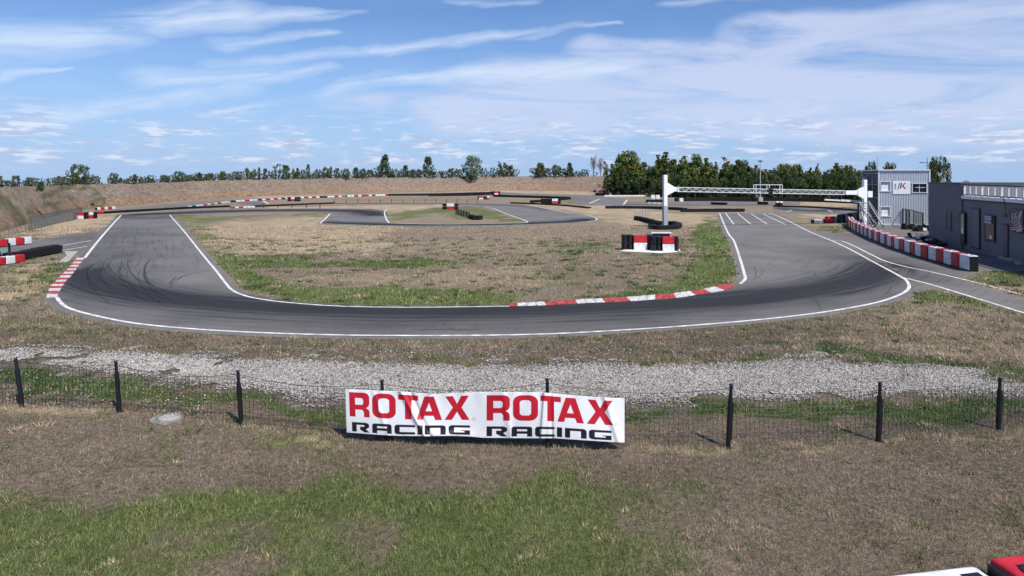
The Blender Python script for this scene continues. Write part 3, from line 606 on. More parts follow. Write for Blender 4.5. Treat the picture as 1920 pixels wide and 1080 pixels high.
# ------------------------------------------------------------------ grass blades
def mask_bad(x, y):
    u, v = proj(x, y); bad = pip(x, y, [tuple(p) for p in oo] + [tuple(p) for p in ii[::-1]])
    pit = [(1451, 401.5), (1521, 434), (1597, 466), (1697, 520), (1716, 530), (1722, 540), (1712, 552), (1760, 541), (1860, 571.5), (1960, 602), (2100, 640), (2100, 608), (1860, 541), (1806, 521), (1840, 509), (2100, 520), (2100, 380), (1640, 380), (1606, 424), (1600, 434), (1560, 437), (1525, 432), (1490, 414)]
    side = [(-200, 480), (0, 463), (55, 453), (110, 443), (205, 430), (165, 474), (150, 478), (108, 476), (20, 490), (-200, 530)]
    kr = KIN + KIO[::-1]; kl_ = KL + KLO[::-1]; cap = [(121, 471), (148, 471), (139, 480), (128, 492), (110, 493)]
    for p in (pit, side, kr, kl_, cap, INF, [(1162, 468), (1280, 468), (1280, 476), (1162, 476)]): bad |= pip(u, v, p)
    return bad
def blades(y0, y1, dens, ln, wd, seed, grav_ok=False, lean=(.35, 1.1), gboost=0.0):
    r = np.random.default_rng(seed); wfar = 1.72 * y1 + 3; N = int((y1 - y0) * wfar * dens)
    y = r.uniform(y0, y1, N); x = r.uniform(-wfar / 2, wfar / 2, N); m = np.abs(x) < .86 * y + 1.6; x, y = x[m], y[m]
    cl = fnoise(x, y, .35, 201); m = cl + r.uniform(-.25, .25, len(x)) > .38; x, y = x[m], y[m]
    g = pip(x + (fnoise(x, y, .8, 90) - .5) * 1.5, y + (fnoise(x, y, .8, 91) - .5) * 1.9, gp)
    m = ~mask_bad(x, y) & ~(g & (r.uniform(0, 1, len(x)) > .04)); x, y = x[m], y[m]
    _, gg, dry, grn = turf(x, y); n = len(x); isg = r.uniform(0, 1, n) < gg; c_ = np.where(isg[:, None], grn * 1.12, dry * 1.08)
    L = ln * r.uniform(.5, 1.4, n) * (1 + gboost * gg) * (.7 + .7 * fnoise(x, y, 1.1, 77)); th = r.uniform(0, 6.283, n); le = r.uniform(*lean, n)
    le = np.where(gg > .5, le * .75, le)
    dx, dy, dz = np.cos(th) * np.sin(le) * L, np.sin(th) * np.sin(le) * L, np.cos(le) * L; ph = r.uniform(0, 6.283, n); w = wd * r.uniform(.6, 1.3, n)
    px, py = np.cos(ph) * w, np.sin(ph) * w
    V_ = np.stack([np.stack([x - px, y - py, np.full(n, -.005)], 1), np.stack([x + px, y + py, np.full(n, -.005)], 1), np.stack([x + dx, y + dy, dz], 1)], 1).reshape(-1, 3)
    k = (r.uniform(.45, 1.55, n) * (.8 + .4 * fnoise(x, y, .25, 303, 2)))[:, None]; c_ = c_ * k
    pale = (r.uniform(0, 1, n) < .10)[:, None]; c_ = np.where(pale, c_ * .5 + C_STR * .6, c_)
    return V_, np.repeat(c_, 3, 0)
sets = [blades(4.6, 9.0, 3600, .040, .0030, 1, gboost=.35), blades(9.0, 14.5, 2000, .045, .0042, 2, gboost=.45), blades(14.5, 22, 520, .065, .009, 3, gboost=.5), blades(22, 36, 150, .075, .016, 4, gboost=.5), blades(36, 62, 38, .085, .034, 5, gboost=.5)]
def tufts(pl, per_m, spread, ln, wd, seed, mix=.5):
    r = np.random.default_rng(seed); P_ = []
    for a, b in zip(pl[:-1], pl[1:]):
        k = int((b - a).length * per_m); t_ = r.uniform(0, 1, k); P_.append(np.stack([a.x + (b.x - a.x) * t_, a.y + (b.y - a.y) * t_], 1))
    P_ = np.concatenate(P_) + r.normal(size=(sum(len(p) for p in P_), 2)) * spread; x, y = P_[:, 0], P_[:, 1]; m = (fnoise(x, y, .5, seed) > .48) & ~mask_bad(x, y); x, y = x[m], y[m]; n = len(x)
    _, _, dry, grn = turf(x, y); c_ = np.where((r.uniform(0, 1, n) < mix)[:, None], C_STR * r.uniform(.6, 1.5, n)[:, None], np.where((r.uniform(0, 1, n) < .4)[:, None], grn, dry)); L = ln * r.uniform(.4, 1.5, n); th = r.uniform(0, 6.283, n); le = r.uniform(.1, .9, n); ph = r.uniform(0, 6.283, n); w = wd * r.uniform(.6, 1.2, n)
    return np.stack([np.stack([x - np.cos(ph) * w, y - np.sin(ph) * w, np.zeros(n)], 1), np.stack([x + np.cos(ph) * w, y + np.sin(ph) * w, np.zeros(n)], 1), np.stack([x + np.cos(th) * np.sin(le) * L, y + np.sin(th) * np.sin(le) * L, np.cos(le) * L], 1)], 1).reshape(-1, 3), np.repeat(c_, 3, 0)
sets.append(tufts([at(*p).to_2d() for p in [(-60, 757), (42, 764), (224, 774), (452, 799), (722, 828), (1028, 841), (1365, 843), (1647, 830), (1872, 808), (1960, 795)]], 260, .10, .10, .0035, 31, .65))
sets.append(tufts(offset(out_w[30:], -.55), 90, .10, .09, .007, 32, .3)); sets.append(tufts(offset(inn_w[:70], .50), 60, .10, .08, .010, 33, .2))
sets.append(tufts([at(*p).to_2d() for p in GRAV[:18]], 90, .22, .08, .006, 34, .4)); sets.append(tufts([at(*p).to_2d() for p in GRAV[20:]], 160, .22, .08, .005, 35, .2))
def weeds(nw, y0, y1, ln, wd, seed):
    r = np.random.default_rng(seed); wy = y0 + (y1 - y0) * r.uniform(0, 1, nw) ** .8; wx = r.uniform(-.85, .85, nw) * wy; m = ~mask_bad(wx, wy); wx, wy = wx[m], wy[m]; k = 46; n = len(wx) * k
    rad = np.repeat(r.uniform(.03, .13, len(wx)), k) * (1 + np.repeat(wy, k) * .03); x = np.repeat(wx, k) + r.normal(size=n) * rad; y = np.repeat(wy, k) + r.normal(size=n) * rad; x0, y0_ = np.repeat(wx, k), np.repeat(wy, k)
    kind = np.repeat(r.uniform(0, 1, len(wx)), k); c_ = np.where((kind < .62)[:, None], C_DGR * .95, np.where((kind < .8)[:, None], C_GRN * .9, C_STR * .95)) * r.uniform(.55, 1.45, n)[:, None]
    L = ln * r.uniform(.5, 1.4, n); th = np.arctan2(y - y0_, x - x0) + r.normal(size=n) * .5; le = r.uniform(.3, 1.1, n); ph = r.uniform(0, 6.283, n); w = wd * r.uniform(.6, 1.3, n)
    return np.stack([np.stack([x - np.cos(ph) * w, y - np.sin(ph) * w, np.zeros(n)], 1), np.stack([x + np.cos(ph) * w, y + np.sin(ph) * w, np.zeros(n)], 1), np.stack([x + np.cos(th) * np.sin(le) * L, y + np.sin(th) * np.sin(le) * L, np.cos(le) * L], 1)], 1).reshape(-1, 3), np.repeat(c_, 3, 0)
sets += [weeds(520, 4.8, 12, .065, .0045, 51), weeds(900, 12, 24, .10, .009, 52), weeds(1100, 24, 50, .13, .02, 53)]
VB = np.concatenate([s[0] for s in sets]); CB = np.concatenate([s[1] for s in sets])
GB = mat('grass blades', (1, 1, 1), .7, vary=.15, nscale=5, attr='Col', spec=.2)
g_ = link('grass', mesh_np('grass', VB, np.arange(len(VB)).reshape(-1, 3), [GB], CB)); g_['kind'] = 'stuff'; g_['label'] = 'short dry and green turf grass'
print('blades', len(VB) // 3, 'stones', n)

# ------------------------------------------------------------------ perimeter fence in front
POST = [((42, 762), 672, 29), ((224, 772), 678, 217), ((452, 797), 696, 446), ((722, 826), 714, 716), ((1028, 838), 712, 1026), ((1365, 840), 722, 1371), ((1647, 828), 718, 1650), ((1872, 806), 710, 1875)]
pf = [at(*p[0]) for p in POST]; pf = [pf[0] + (pf[0] - pf[1]) * 1.0] + pf + [pf[-1] + (pf[-1] - pf[-2]) * 1.1]
fence = thing('wire_fence', pf[1], 'low black wire mesh fence on black posts across the foreground', 'fence')
base = pf[1]; tops = []
for i, p in enumerate(pf):
    q = p - base
    if 0 < i < len(pf) - 1:
        t_ = onray(POST[i - 1][2], POST[i - 1][1], p.y); lean = Vector((t_.x - p.x, 0, t_.z))
    else: lean = Vector((0, 0, 1.08))
    tops.append(q + lean); hgt = lean.length; up = lean.normalized()
    b = MB(); b.tube(q - up * .1, q + lean, .030, seg=10); lo_ = q - up * .1; b.tube(lo_, q + up * (hgt * .78), .044, seg=10); b.tube(q + lean, q + lean + up * .02, .04, .03, seg=10); b.bar(q + up * .15 + Vector((.050, -.01, 0)), q + up * (hgt * .72) + Vector((.050, -.01, 0)), .012)
    b.ball(q + Vector((.02, 0, .0)), .07, (1.2, 1, .35))
    o = b.build('post', POSTM, fence, smooth=False)
WIRE = mat('dark fence wire', (.018, .020, .020), .5, vary=.2)
for i in range(len(pf) - 1):
    A, B = pf[i] - base, pf[i + 1] - base; d = B - A; L = d.length; V_, F_ = [], []
    nv = int(L / .085); rows = [.05, .14, .24, .35, .46, .57, .68, .79, .90]
    def sag(t, z, k=0): return z * (1 - .055 * math.sin(math.pi * t) * (z > .5)) + .012 * math.sin(t * 21 + k * 2.3 + i)
    def P(t, z, k=0):
        p = A + d * t; y = .02 * math.sin(t * 13 + i) * math.sin(z * 3); return (p.x, p.y + .045 + y, sag(t, z, k))
    def wire(pts, w):
        for a, b in zip(pts[:-1], pts[1:]):
            a, b = Vector(a), Vector(b); dd = (b - a).normalized(); s1 = dd.cross(Vector((0, 1, 0))).normalized() * w; s2 = Vector((0, w, 0)); o = len(V_)
            for e in (a, b): V_.extend([tuple(e + s1), tuple(e - s1 * .5 + s2), tuple(e - s1 * .5 - s2)])
            F_.extend([(o, o + 1, o + 4, o + 3), (o + 1, o + 2, o + 5, o + 4), (o + 2, o, o + 3, o + 5)])
    for k, z in enumerate(rows): wire([P(t / 24, z, k) for t in range(25)], .0040)
    for v in range(1, nv):
        t = v / nv; wire([P(t + random.uniform(-.003, .003) + .0035 * math.sin(k * 3.1 + v), z, k) for k, z in enumerate(rows)], .0032)
    link('mesh_panel', mesh_np('mesh_panel', V_, F_, [WIRE]), fence)
    w_ = MB(); ta, tb = tops[i] - Vector((0, 0, .06)), tops[i + 1] - Vector((0, 0, .06)); sg_ = .13 if i not in (1,) else .06
    w_.pipe([ta.lerp(tb, k / 14) - Vector((0, 0, sg_ * math.sin(math.pi * k / 14))) for k in range(15)], .0045, 5); w_.build('top_wire', WIRE, fence)

# ------------------------------------------------------------------ printed sheets
def rrect(x0, y0, x1, y1, r, ry=None, n=6, corners=(1, 1, 1, 1)):
    ry = ry or r; P_ = []
    for ci, (cx, cy, a0) in enumerate(((x1 - r, y0 + ry, -90), (x1 - r, y1 - ry, 0), (x0 + r, y1 - ry, 90), (x0 + r, y0 + ry, 180))):
        if corners[ci]:
            for k in range(n + 1): a = R(a0 + 90 * k / n); P_.append((cx + r * math.cos(a), cy + ry * math.sin(a)))
        else: P_.append(((x1, y0), (x1, y1), (x0, y1), (x0, y0))[ci])
    return P_
rc = lambda a, b, c_, d: [(a, b), (c_, b), (c_, d), (a, d)]
GLY = {
    'R': [(1, [(0, 0), (.78, 0), (.92, .04), (1, .15), (1, .44), (.94, .56), (.82, .625), (.95, .68), (1, .78), (1, 1), (.71, 1), (.71, .80), (.64, .705), (.29, .705), (.29, 1), (0, 1)]), (0, [(.29, .23), (.62, .23), (.69, .28), (.69, .44), (.62, .50), (.29, .50)])],
    'O': [(1, rrect(0, 0, 1, 1, .34, .28)), (0, rrect(.27, .2, .72, .79, .13, .11))],
    'T': [(1, rc(0, 0, 1, .215)), (1, rc(.34, 0, .67, 1))],
    'A': [(1, [(.31, 0), (.68, 0), (1, 1), (.73, 1), (.665, .82), (.30, .82), (.25, 1), (0, 1)]), (0, [(.49, .27), (.61, .62), (.36, .62)])],
    'X': [(1, [(.03, 0), (.34, 0), (.5, .33), (.66, 0), (.97, 0), (.68, .48), (1, 1), (.69, 1), (.5, .66), (.3, 1), (0, 1), (.33, .48)])],
    'r': [(1, [(0, 0), (.80, 0), (.95, .1), (.98, .22), (.98, .46), (.80, .68), (1, 1.02), (.72, 1.02), (.46, .76), (.46, .44), (.70, .44), (.70, .27), (.27, .27), (.27, 1), (0, 1)])],
    'a': [(1, rrect(0, 0, 1, 1, .14, .25, corners=(1, 0, 0, 1))), (0, rc(.26, .28, .75, .46)), (0, rc(.26, .73, .75, 1.1))],
    'c': [(1, rrect(0, 0, 1, 1, .16, .28, corners=(0, 0, 1, 1))), (0, rc(.26, .25, 1.1, .75))],
    'i': [(1, rc(0, 0, 1, 1))], 'n': [(1, rrect(0, 0, 1, 1, .16, .3, corners=(1, 0, 0, 0))), (0, rc(.25, .28, .74, 1.1))],
    'g': [(1, rrect(0, 0, 1, 1, .16, .28, corners=(0, 0, 1, 1))), (0, rc(.26, .25, 1.1, .76)), (1, rc(.74, .52, 1, 1)), (1, rc(.60, .52, .8, .62))]}
def cover(U, Vv, glyph, box, du, dv):
    """antialiased coverage of a glyph in box (u0,v0,u1,v1)"""
    acc = np.zeros(U.shape); m = (U > box[0] - 3 * du) & (U < box[2] + 3 * du) & (Vv > box[1] - 3 * dv) & (Vv < box[3] + 3 * dv)
    uu, vv_ = U[m], Vv[m]; s = np.zeros(uu.shape)
    for ox in (-.25, .25):
        for oy in (-.25, .25):
            x = (uu + ox * du - box[0]) / (box[2] - box[0]); y = (vv_ + oy * dv - box[1]) / (box[3] - box[1]); c_ = np.zeros(x.shape, bool)
            for sgn, pl in glyph: c_ = np.where(pip(x, y, pl), bool(sgn), c_)
            s += c_ * .25
    acc[m] = s; return acc
def sheet(name, nx, ny, pos, paint, m, parent=None, thick=.004):
    """printed sheet: pos(s,t)->points, paint(s,t)->colours, s,t in 0..1 (t down); given a real back side"""
    s, t = np.meshgrid(np.linspace(0, 1, nx), np.linspace(0, 1, ny)); s, t = s.ravel(), t.ravel()
    P_ = pos(s, t); c_ = paint(s, t, 1 / nx, 1 / ny); idx = np.arange(nx * ny).reshape(ny, nx)
    f = np.stack([idx[:-1, :-1], idx[1:, :-1], idx[1:, 1:], idx[:-1, 1:]], -1).reshape(-1, 4)
    o = link(name, mesh_np(name, P_, f, [m], c_, smooth=True), parent)
    md = o.modifiers.new('thickness', 'SOLIDIFY'); md.thickness = thick; md.offset = -1
    return o
CLOTH = mat('printed vinyl', (1, 1, 1), .42, vary=.02, attr='Col', spec=.4)
tu = [647, 700, 740, 775, 800, 830, 850, 905, 960, 1010, 1030, 1060, 1120, 1171]; tv = [729.5, 732, 733.5, 736, 738.5, 738.5, 737.5, 735.5, 735.5, 735.5, 737, 740, 745, 747]
bu = [647, 700, 745, 800, 850, 880, 905, 1000, 1040, 1100, 1150, 1171]; bv = [811, 815, 817.5, 818, 817.5, 818.5, 821, 822, 822, 826, 829, 830]
def fence_y(x):
    return np.interp(x, [p.x for p in pf], [p.y for p in pf])
def banner_pos(s, t):
    u = 647 + 524 * s; v0 = np.interp(u, tu, tv); v1 = np.interp(u, bu, bv); v = v0 + (v1 - v0) * t
    u = u + 3 * t * (s < .3) * (.3 - s) / .3
    y = np.interp(s, [0, .13, .72, 1], [fence_y(-2.9), fence_y(-2.35), fence_y(.65), fence_y(2.0)]) - .10
    wv = .020 * np.sin(s * 21 + t * 1.2) * (.4 + t) + .014 * np.sin(s * 47 + t * 3) + .03 * np.sin(s * 9.2 + 1.0 - t * 1.5) * t
    def fold(a, b, w, amp): return amp * np.exp(-((s - (a + b * t)) / w) ** 2)      # diagonal creases
    wv = 1.0 * wv + .018 * np.sin(s * 33.7 * np.pi + .6) * np.clip(.35 - t, 0, 1) + fold(.20, .085, .010, .035) + fold(.235, .07, .007, -.02) + fold(.10, .05, .009, .012) + fold(.715, -.012, .007, .04) + fold(.735, .005, .006, -.02) + fold(.93, .05, .012, .03) + fold(.305, -.04, .008, .02) + fold(.565, .03, .012, .016) + .03 * np.exp(-((s - .36) / .08) ** 2 - ((t - .97) / .1) ** 2)
    y = y - wv * 1.25 - .03 * t
    x = (u - 960) / F; q = (HOR - v) / F; k = y / (CT + q * ST)
    return np.stack([x * k, y, H + (-ST + q * CT) * k], 1)
def banner_paint(s, t, du, dv):
    u = 647 + 524 * s; c_ = np.tile(np.array([.80, .80, .81]), (len(s), 1)) * (1 - .10 * np.clip((t - .7) * 3, 0, 1) * vnoise(s * 60, t * 6, 1, 3))[:, None] * (.95 + .07 * fnoise(s * 30, t * 5, 2, 6))[:, None]; red = np.zeros(len(s)); blk = np.zeros(len(s)); D = 524 * du
    y0, y1 = .065, .62; z0, z1 = .745, .962
    for g, a, b in [('R', 654, 692), ('O', 697, 741.6), ('T', 746, 784), ('A', 780.7, 829), ('X', 833.2, 880.6), ('R', 912.3, 956), ('O', 961.7, 1009), ('T', 1013, 1051.7), ('A', 1045, 1095), ('X', 1100, 1150)]:
        red = np.maximum(red, cover(u, t, GLY[g], (a, y0, b, y1), D, dv))
    for g, a, b in [('r', 657.5, 691), ('a', 696, 733.3), ('c', 738.4, 777.8), ('i', 782.2, 792.4), ('n', 796, 836), ('g', 841, 881.4), ('r', 912, 951.7), ('a', 959, 998), ('c', 1003, 1040), ('i', 1044, 1054), ('n', 1059, 1100), ('g', 1104, 1146.7)]:
        blk = np.maximum(blk, cover(u, t, GLY[g], (a, z0, b, z1), D, dv))
    for cx in (888.4, 1155):
        rr = np.hypot(u - cx, (t - .60) * 84); red = np.maximum(red, .55 * np.clip(1 - np.abs(rr - 4) / .6, 0, 1)); red = np.maximum(red, .6 * cover(u, t, GLY['R'], (cx - 1.6, .575, cx + 1.6, .625), D, dv))
    for k in range(11):
        cx = 652 + 51.6 * k; blk = np.maximum(blk, np.clip(1.4 - np.hypot(u - cx, (t - .975) * 84) / .9, 0, 1)); blk = np.maximum(blk, np.clip(1.4 - np.hypot(u - cx, (t - .025) * 84) / .7, 0, 1) * .8)
    c_ = c_ * (1 - red[:, None]) + np.array([.50, .012, .028]) * red[:, None]
    return c_ * (1 - blk[:, None]) + np.array([.012, .012, .02]) * blk[:, None]
bn = sheet('banner', 940, 150, banner_pos, banner_paint, CLOTH); tag(bn, 'wide white banner with red and black racing lettering tied to the black fence', 'banner')
tie = MB()
cv_ = thing('manhole_cover', at(313, 786), 'round pale concrete manhole cover set in the grass by the black fence', 'manhole cover')
ec = MB(); ec.tube((0, 0, -.05), (0, 0, .028), .31, seg=28); ec.build('rim', mat('dirty concrete', (.22, .205, .185), .95, vary=.45, nscale=9, bump=.4), cv_); ec = MB(); ec.tube((.04, .03, .02), (.04, .03, .036), .20, seg=24); ec.box((.04, .12, .040), (.08, .03, .01)); ec.build('lid', mat('light concrete lid', (.36, .335, .30), .9, vary=.2, nscale=5), cv_)

# ------------------------------------------------------------------ plastic barrier blocks
def block_mesh(L=.82, D=.46, Hh=.78, m=RED, name='shell'):
    b = MB(); b.box((0, 0, Hh / 2 + .03), (L, D, Hh - .06), bevel=.035)
    for s in (-1, 1): b.box((0, s * (D / 2 + .002), Hh * .52), (L * .72, .02, Hh * .62), bevel=.008)
    return b.mesh(name, m)
def core_mesh(L=.82, D=.46, Hh=.78):
    b = MB(); b.box((0, 0, Hh / 2 - .01), (L + .10, D * .86, Hh - .06)); b.box((0, 0, .03), (L * .9, D * 1.02, .06))
    for x in (-.27, .27): b.tube((x * L, 0, Hh - .02), (x * L, 0, Hh + .012), .085, seg=12)
    for z in (.2, .4, .6):
        for y in (-.1, .1): b.box(((L + .10) / 2, y, z), (.03, .09, .04))
    return b.mesh('core', BLK)
ME_R, ME_W, ME_C = block_mesh(m=RED), block_mesh(m=WHT), core_mesh()
def block(loc, rz, red, label, group, scale=(1, 1, 1), nm='barrier_block'):
    t = thing(nm, Vector(loc) + Vector((random.uniform(-.02, .02), random.uniform(-.02, .02), 0)), label, 'barrier', group, rz + random.uniform(-.035, .035)); t.scale = scale; link('shell', ME_R if red else ME_W, t); link('core', ME_C, t); return t
ORD = ['first', 'second', 'third', 'fourth', 'fifth', 'sixth', 'seventh', 'eighth', 'ninth', 'tenth', 'eleventh', 'twelfth', 'thirteenth', 'fourteenth', 'fifteenth', 'sixteenth', 'seventeenth', 'eighteenth', 'nineteenth', 'twentieth', 'twenty-first', 'twenty-second', 'twenty-third', 'twenty-fourth', 'twenty-fifth', 'twenty-sixth', 'twenty-seventh', 'twenty-eighth', 'twenty-ninth', 'thirtieth', 'thirty-first', 'thirty-second', 'thirty-third', 'thirty-fourth', 'thirty-fifth', 'thirty-sixth', 'thirty-seventh']
wl = W2([(1828, 510), (1808, 505), (1778, 496), (1754, 489.5), (1732, 483.5), (1712, 476.6), (1690, 469.5), (1668, 461), (1644, 452), (1622, 441.5), (1604, 432.5), (1597, 427), (1594, 421)], 8)
acc = [0]
for a, b in zip(wl[:-1], wl[1:]): acc.append(acc[-1] + (b - a).length)
def along(pl, ac, s):
    i = min(max(0, int(np.searchsorted(ac, s)) - 1), len(pl) - 2); t = (s - ac[i]) / (ac[i + 1] - ac[i]); d = (pl[i + 1] - pl[i]).normalized()
    return pl[i].lerp(pl[i + 1], t), math.atan2(d.y, d.x)
nb_ = int(acc[-1] / .93)
for k in range(nb_):
    p, a = along(wl, acc, (k + .5) * acc[-1] / nb_)
    block((p.x, p.y, .006), a + math.pi, k % 2 == 1, f'{"red" if k % 2 else "white"} plastic barrier block, {ORD[k]} from the near end of the pit wall', 'blocks of the curving red and white pit wall', (acc[-1] / nb_ / .93, 1, 1.03))
def row(px, cols, label, group, hpx=None, sc=1.0, name='barrier_block'):
    """blocks in line between two ground pixels; cols like 'WRWR'"""
    a, b = at(*px[0]).to_2d(), at(*px[1]).to_2d(); d = b - a; n_ = len(cols); L = d.length / n_; rz = math.atan2(d.y, d.x)
    hs = (Zat(hpx, at(*px[0])) / .78) if hpx else sc
    for k, ch in enumerate(cols):
        p = a + d * (k + .5) / n_; c_ = {'R': 'red', 'W': 'white', 'B': 'black'}[ch]
        if ch == 'B':
            t = thing('barrier_block', (p.x, p.y, 0), f'black block, {ORD[k]} from left {label}', 'barrier', group, rz); t.scale = (L / .93, 1, hs); link('core', ME_C, t); continue
        block((p.x, p.y, 0), rz, ch == 'R', f'{c_} block, {ORD[k]} from left {label}', group, (L / .93, 1, hs))
row([(-22, 466), (55, 457.5)], 'WRWRW', 'in the row behind the teal sign', 'upper row of blocks at the left edge', 443 + 8)
row([(-36, 503), (41, 491.5)], 'WRWR'[:4], 'in the row in front of the teal sign', 'lower row of blocks at the left edge', 487)
row([(180, 394.3), (215, 392.4)], 'WRWRW', 'in the short row beyond the left bend', 'short row of blocks beyond the left bend', 389)
row([(176, 402.5), (192, 401)], 'RR', 'joining the left markers to the long tyre wall', 'red blocks joining the long tyre wall', 397)
row([(1523, 419), (1562, 418.2)], 'WR', 'on the grass between track and staircase', 'blocks on the grass by the staircase', 411)
row([(1549, 412.5), (1575, 412)], 'RW', 'behind the block pair near the staircase', 'second row of blocks by the staircase', 406)
row([(1573, 418), (1608, 412)], 'BWBWR', 'in the cluster where the pit wall ends', 'block cluster at the end of the pit wall', 402)
row([(350, 389.5), (430, 379.8)], 'WBWWRWRWBWWW', 'in the slanting row inside the left bend', 'far slanting row of blocks', 386.5)
row([(432, 379.4), (540, 373.2)], 'BWWRWWBWRWRWBW', 'in the far row ending at the middle marker', 'far row left of the middle marker', 376)
row([(562, 372.2), (640, 369.8)], 'WRWRWBBWWRW', 'in the far row starting at the middle marker', 'far row right of the middle marker', 369)
row([(650, 369.4), (728, 367.2)], 'WWRWRRWRWWWR', 'in the row ending at the far tyre wall', 'far row before the black tyre wall', 366)
row([(432, 390.8), (478, 389.4)], 'RWRWWW', 'in the low row by the thin tyre wall', 'blocks by the long tyre wall', 388)
row([(1108, 360.5), (1135, 361.5)], 'WBWRW', 'at the foot of the bank by the wood', 'blocks at the foot of the bank by the wood', 356)
row([(1214, 383.3), (1250, 384.2)], 'WWWW', 'behind the gantry post', 'white blocks behind the gantry post', 379.2)
# two blocks close under the camera
a = at(1640, 1082, .80); b_ = at(1838, 1057, .80); d = (b_ - a); rz = math.atan2(d.y, d.x); nrm = Vector((-math.sin(rz), math.cos(rz), 0))
t = block(((a + d * .5) - nrm * .28).to_2d().to_3d(), rz, False, 'white plastic barrier block at the bottom edge of the view, left of the red one', None, (d.length / .93, 1.2, 1.02))
b = MB(); b.box((.27, -.02, .777), (.16, .30, .012)); b.box((.12, -.16, .777), (.20, .08, .012)); b.build('recess', mat('navy recess', (.012, .012, .03), .5), t)
a2, b2 = at(1850, 1050, .88), at(2000, 1029, .88); q = (a2 + b2) / 2 - nrm * .27
t = block(q.to_2d().to_3d(), rz, True, 'bright red plastic barrier block in the bottom right corner of the view', None, ((b2 - a2).length / .93, 1.2, 1.13))
b = MB(); b.box((-.16, .02, .778), (.24, .14, .012)); b.box((.22, .02, .778), (.20, .14, .012)); b.build('recess', BLK, t)

# ------------------------------------------------------------------ corner markers: black drums with a red and white board
def marker(u0, u1, vb, vt, panel, label, order='RW', group='corner marker boxes around the circuit', right=True):
    A, B = at(u0, vb), at(u1, vb); w = (B - A).length; h = Zat(vt, A); rz = math.atan2(B.y - A.y, B.x - A.x)
    t = thing('marker_box', (A + B) / 2, label, 'track marker', group, rz); p0, p1 = (panel[0] - u0) / (u1 - u0) * w - w / 2, (panel[1] - u0) / (u1 - u0) * w - w / 2
    for x0, x1 in ((-w / 2, p0), (p1, w / 2)):
        if x1 - x0 < .08: continue
        b = MB(); n_ = max(1, round((x1 - x0) / .3)); dx = (x1 - x0) / n_
        for k in range(n_):
            cx = x0 + (k + .5) * dx
            for zi in range(2):
                z0 = zi * h / 2; b.tube((cx, .3, z0 + .02), (cx, .3, z0 + h / 2 - .03), dx * .48, seg=12); b.tube((cx, .3, z0 + h * .22), (cx, .3, z0 + h * .26), dx * .5, seg=12)
                b.tube((cx, .62, z0 + .02), (cx, .62, z0 + h / 2 - .03), dx * .48, seg=10)
        b.build('drum_stack', BLK, t)
    pc, pw = (p0 + p1) / 2, p1 - p0
    for k, ch in enumerate(order[::-1]):
        b = MB(); b.box((pc, .04 + .02 * k, (k + .5) * h / 2), (pw, .10, h / 2 - .015), bevel=.02); b.box((pc, -.012 + .02 * k, (k + .5) * h / 2), (pw * .86, .012, h * .40)); b.build('board', RED if ch == 'R' else WHT, t)
    b = MB(); b.box((pc, .45, h * .48), (pw * 1.0, .6, h * .9)); b.build('frame', BLK, t)
    return t
marker(1168, 1226, 470, 440.5, (1188.5, 1213.5), 'left one of the two big marker boxes on the white infield slab')
marker(1223.5, 1275, 472.5, 443.5, (1242.5, 1264.5), 'right one of the two big marker boxes on the white infield slab')
sl = MB(); sl.prism([tuple(at(u, v, .03)) for u, v in [(1162, 471), (1222, 474), (1232, 475), (1266, 473), (1276, 470), (1270, 464), (1190, 463)]], (0, 0, .02)); tag(sl.build('slab', mat('white slab', (.7, .69, .66), .8), None), 'thin white slab lying under the pair of marker boxes', 'slab')
pn = MB(); pn.box((0, 0, 0), (1.35, .45, .06)); pn = pn.build('top_board', WHT); pn.location = at(1247, 470) + Vector((0, 1.15, 1.06)); tag(pn, 'white board lying over the drums behind the right marker box', 'board')
pl_ = MB(); pl_.box((0, 0, -.54), (1.1, .38, 1.0)); o = pl_.build('drum_row', BLK, pn); o.location = (0, 0, 0)
marker(829, 859, 393, 381.5, (837.5, 851.5), 'white over red marker box by the small tyre pile in the infield', 'WR')
marker(1014, 1052, 382.5, 372.5, (1035, 1046), 'white over red marker box at the end of the short tyre wall right of centre', 'WR')
marker(538, 562, 377.5, 369.5, (545.5, 552), 'white over red marker box breaking the far block row', 'WR')
marker(895, 913, 374, 368, (898, 906), 'small far red over white marker box left of the other far one', 'RW'); marker(912, 918, 374.2, 367.8, (913, 918), 'narrow far white over red board beside the small far marker box', 'WR')
marker(921, 938, 366, 358.5, (927, 934.5), 'farthest marker box above the black tyre wall', 'RW')
marker(135.5, 158, 411, 397.5, (142.5, 156), 'left red over white marker box on the dry verge by the panel fence', 'RW'); marker(158, 176, 410, 397.5, (166, 174), 'right white over red marker box on the dry verge by the panel fence', 'WR')
marker(150, 171, 391, 381.5, (154, 161.5), 'red over white marker box raised behind the pair at the panel fence', 'RW')

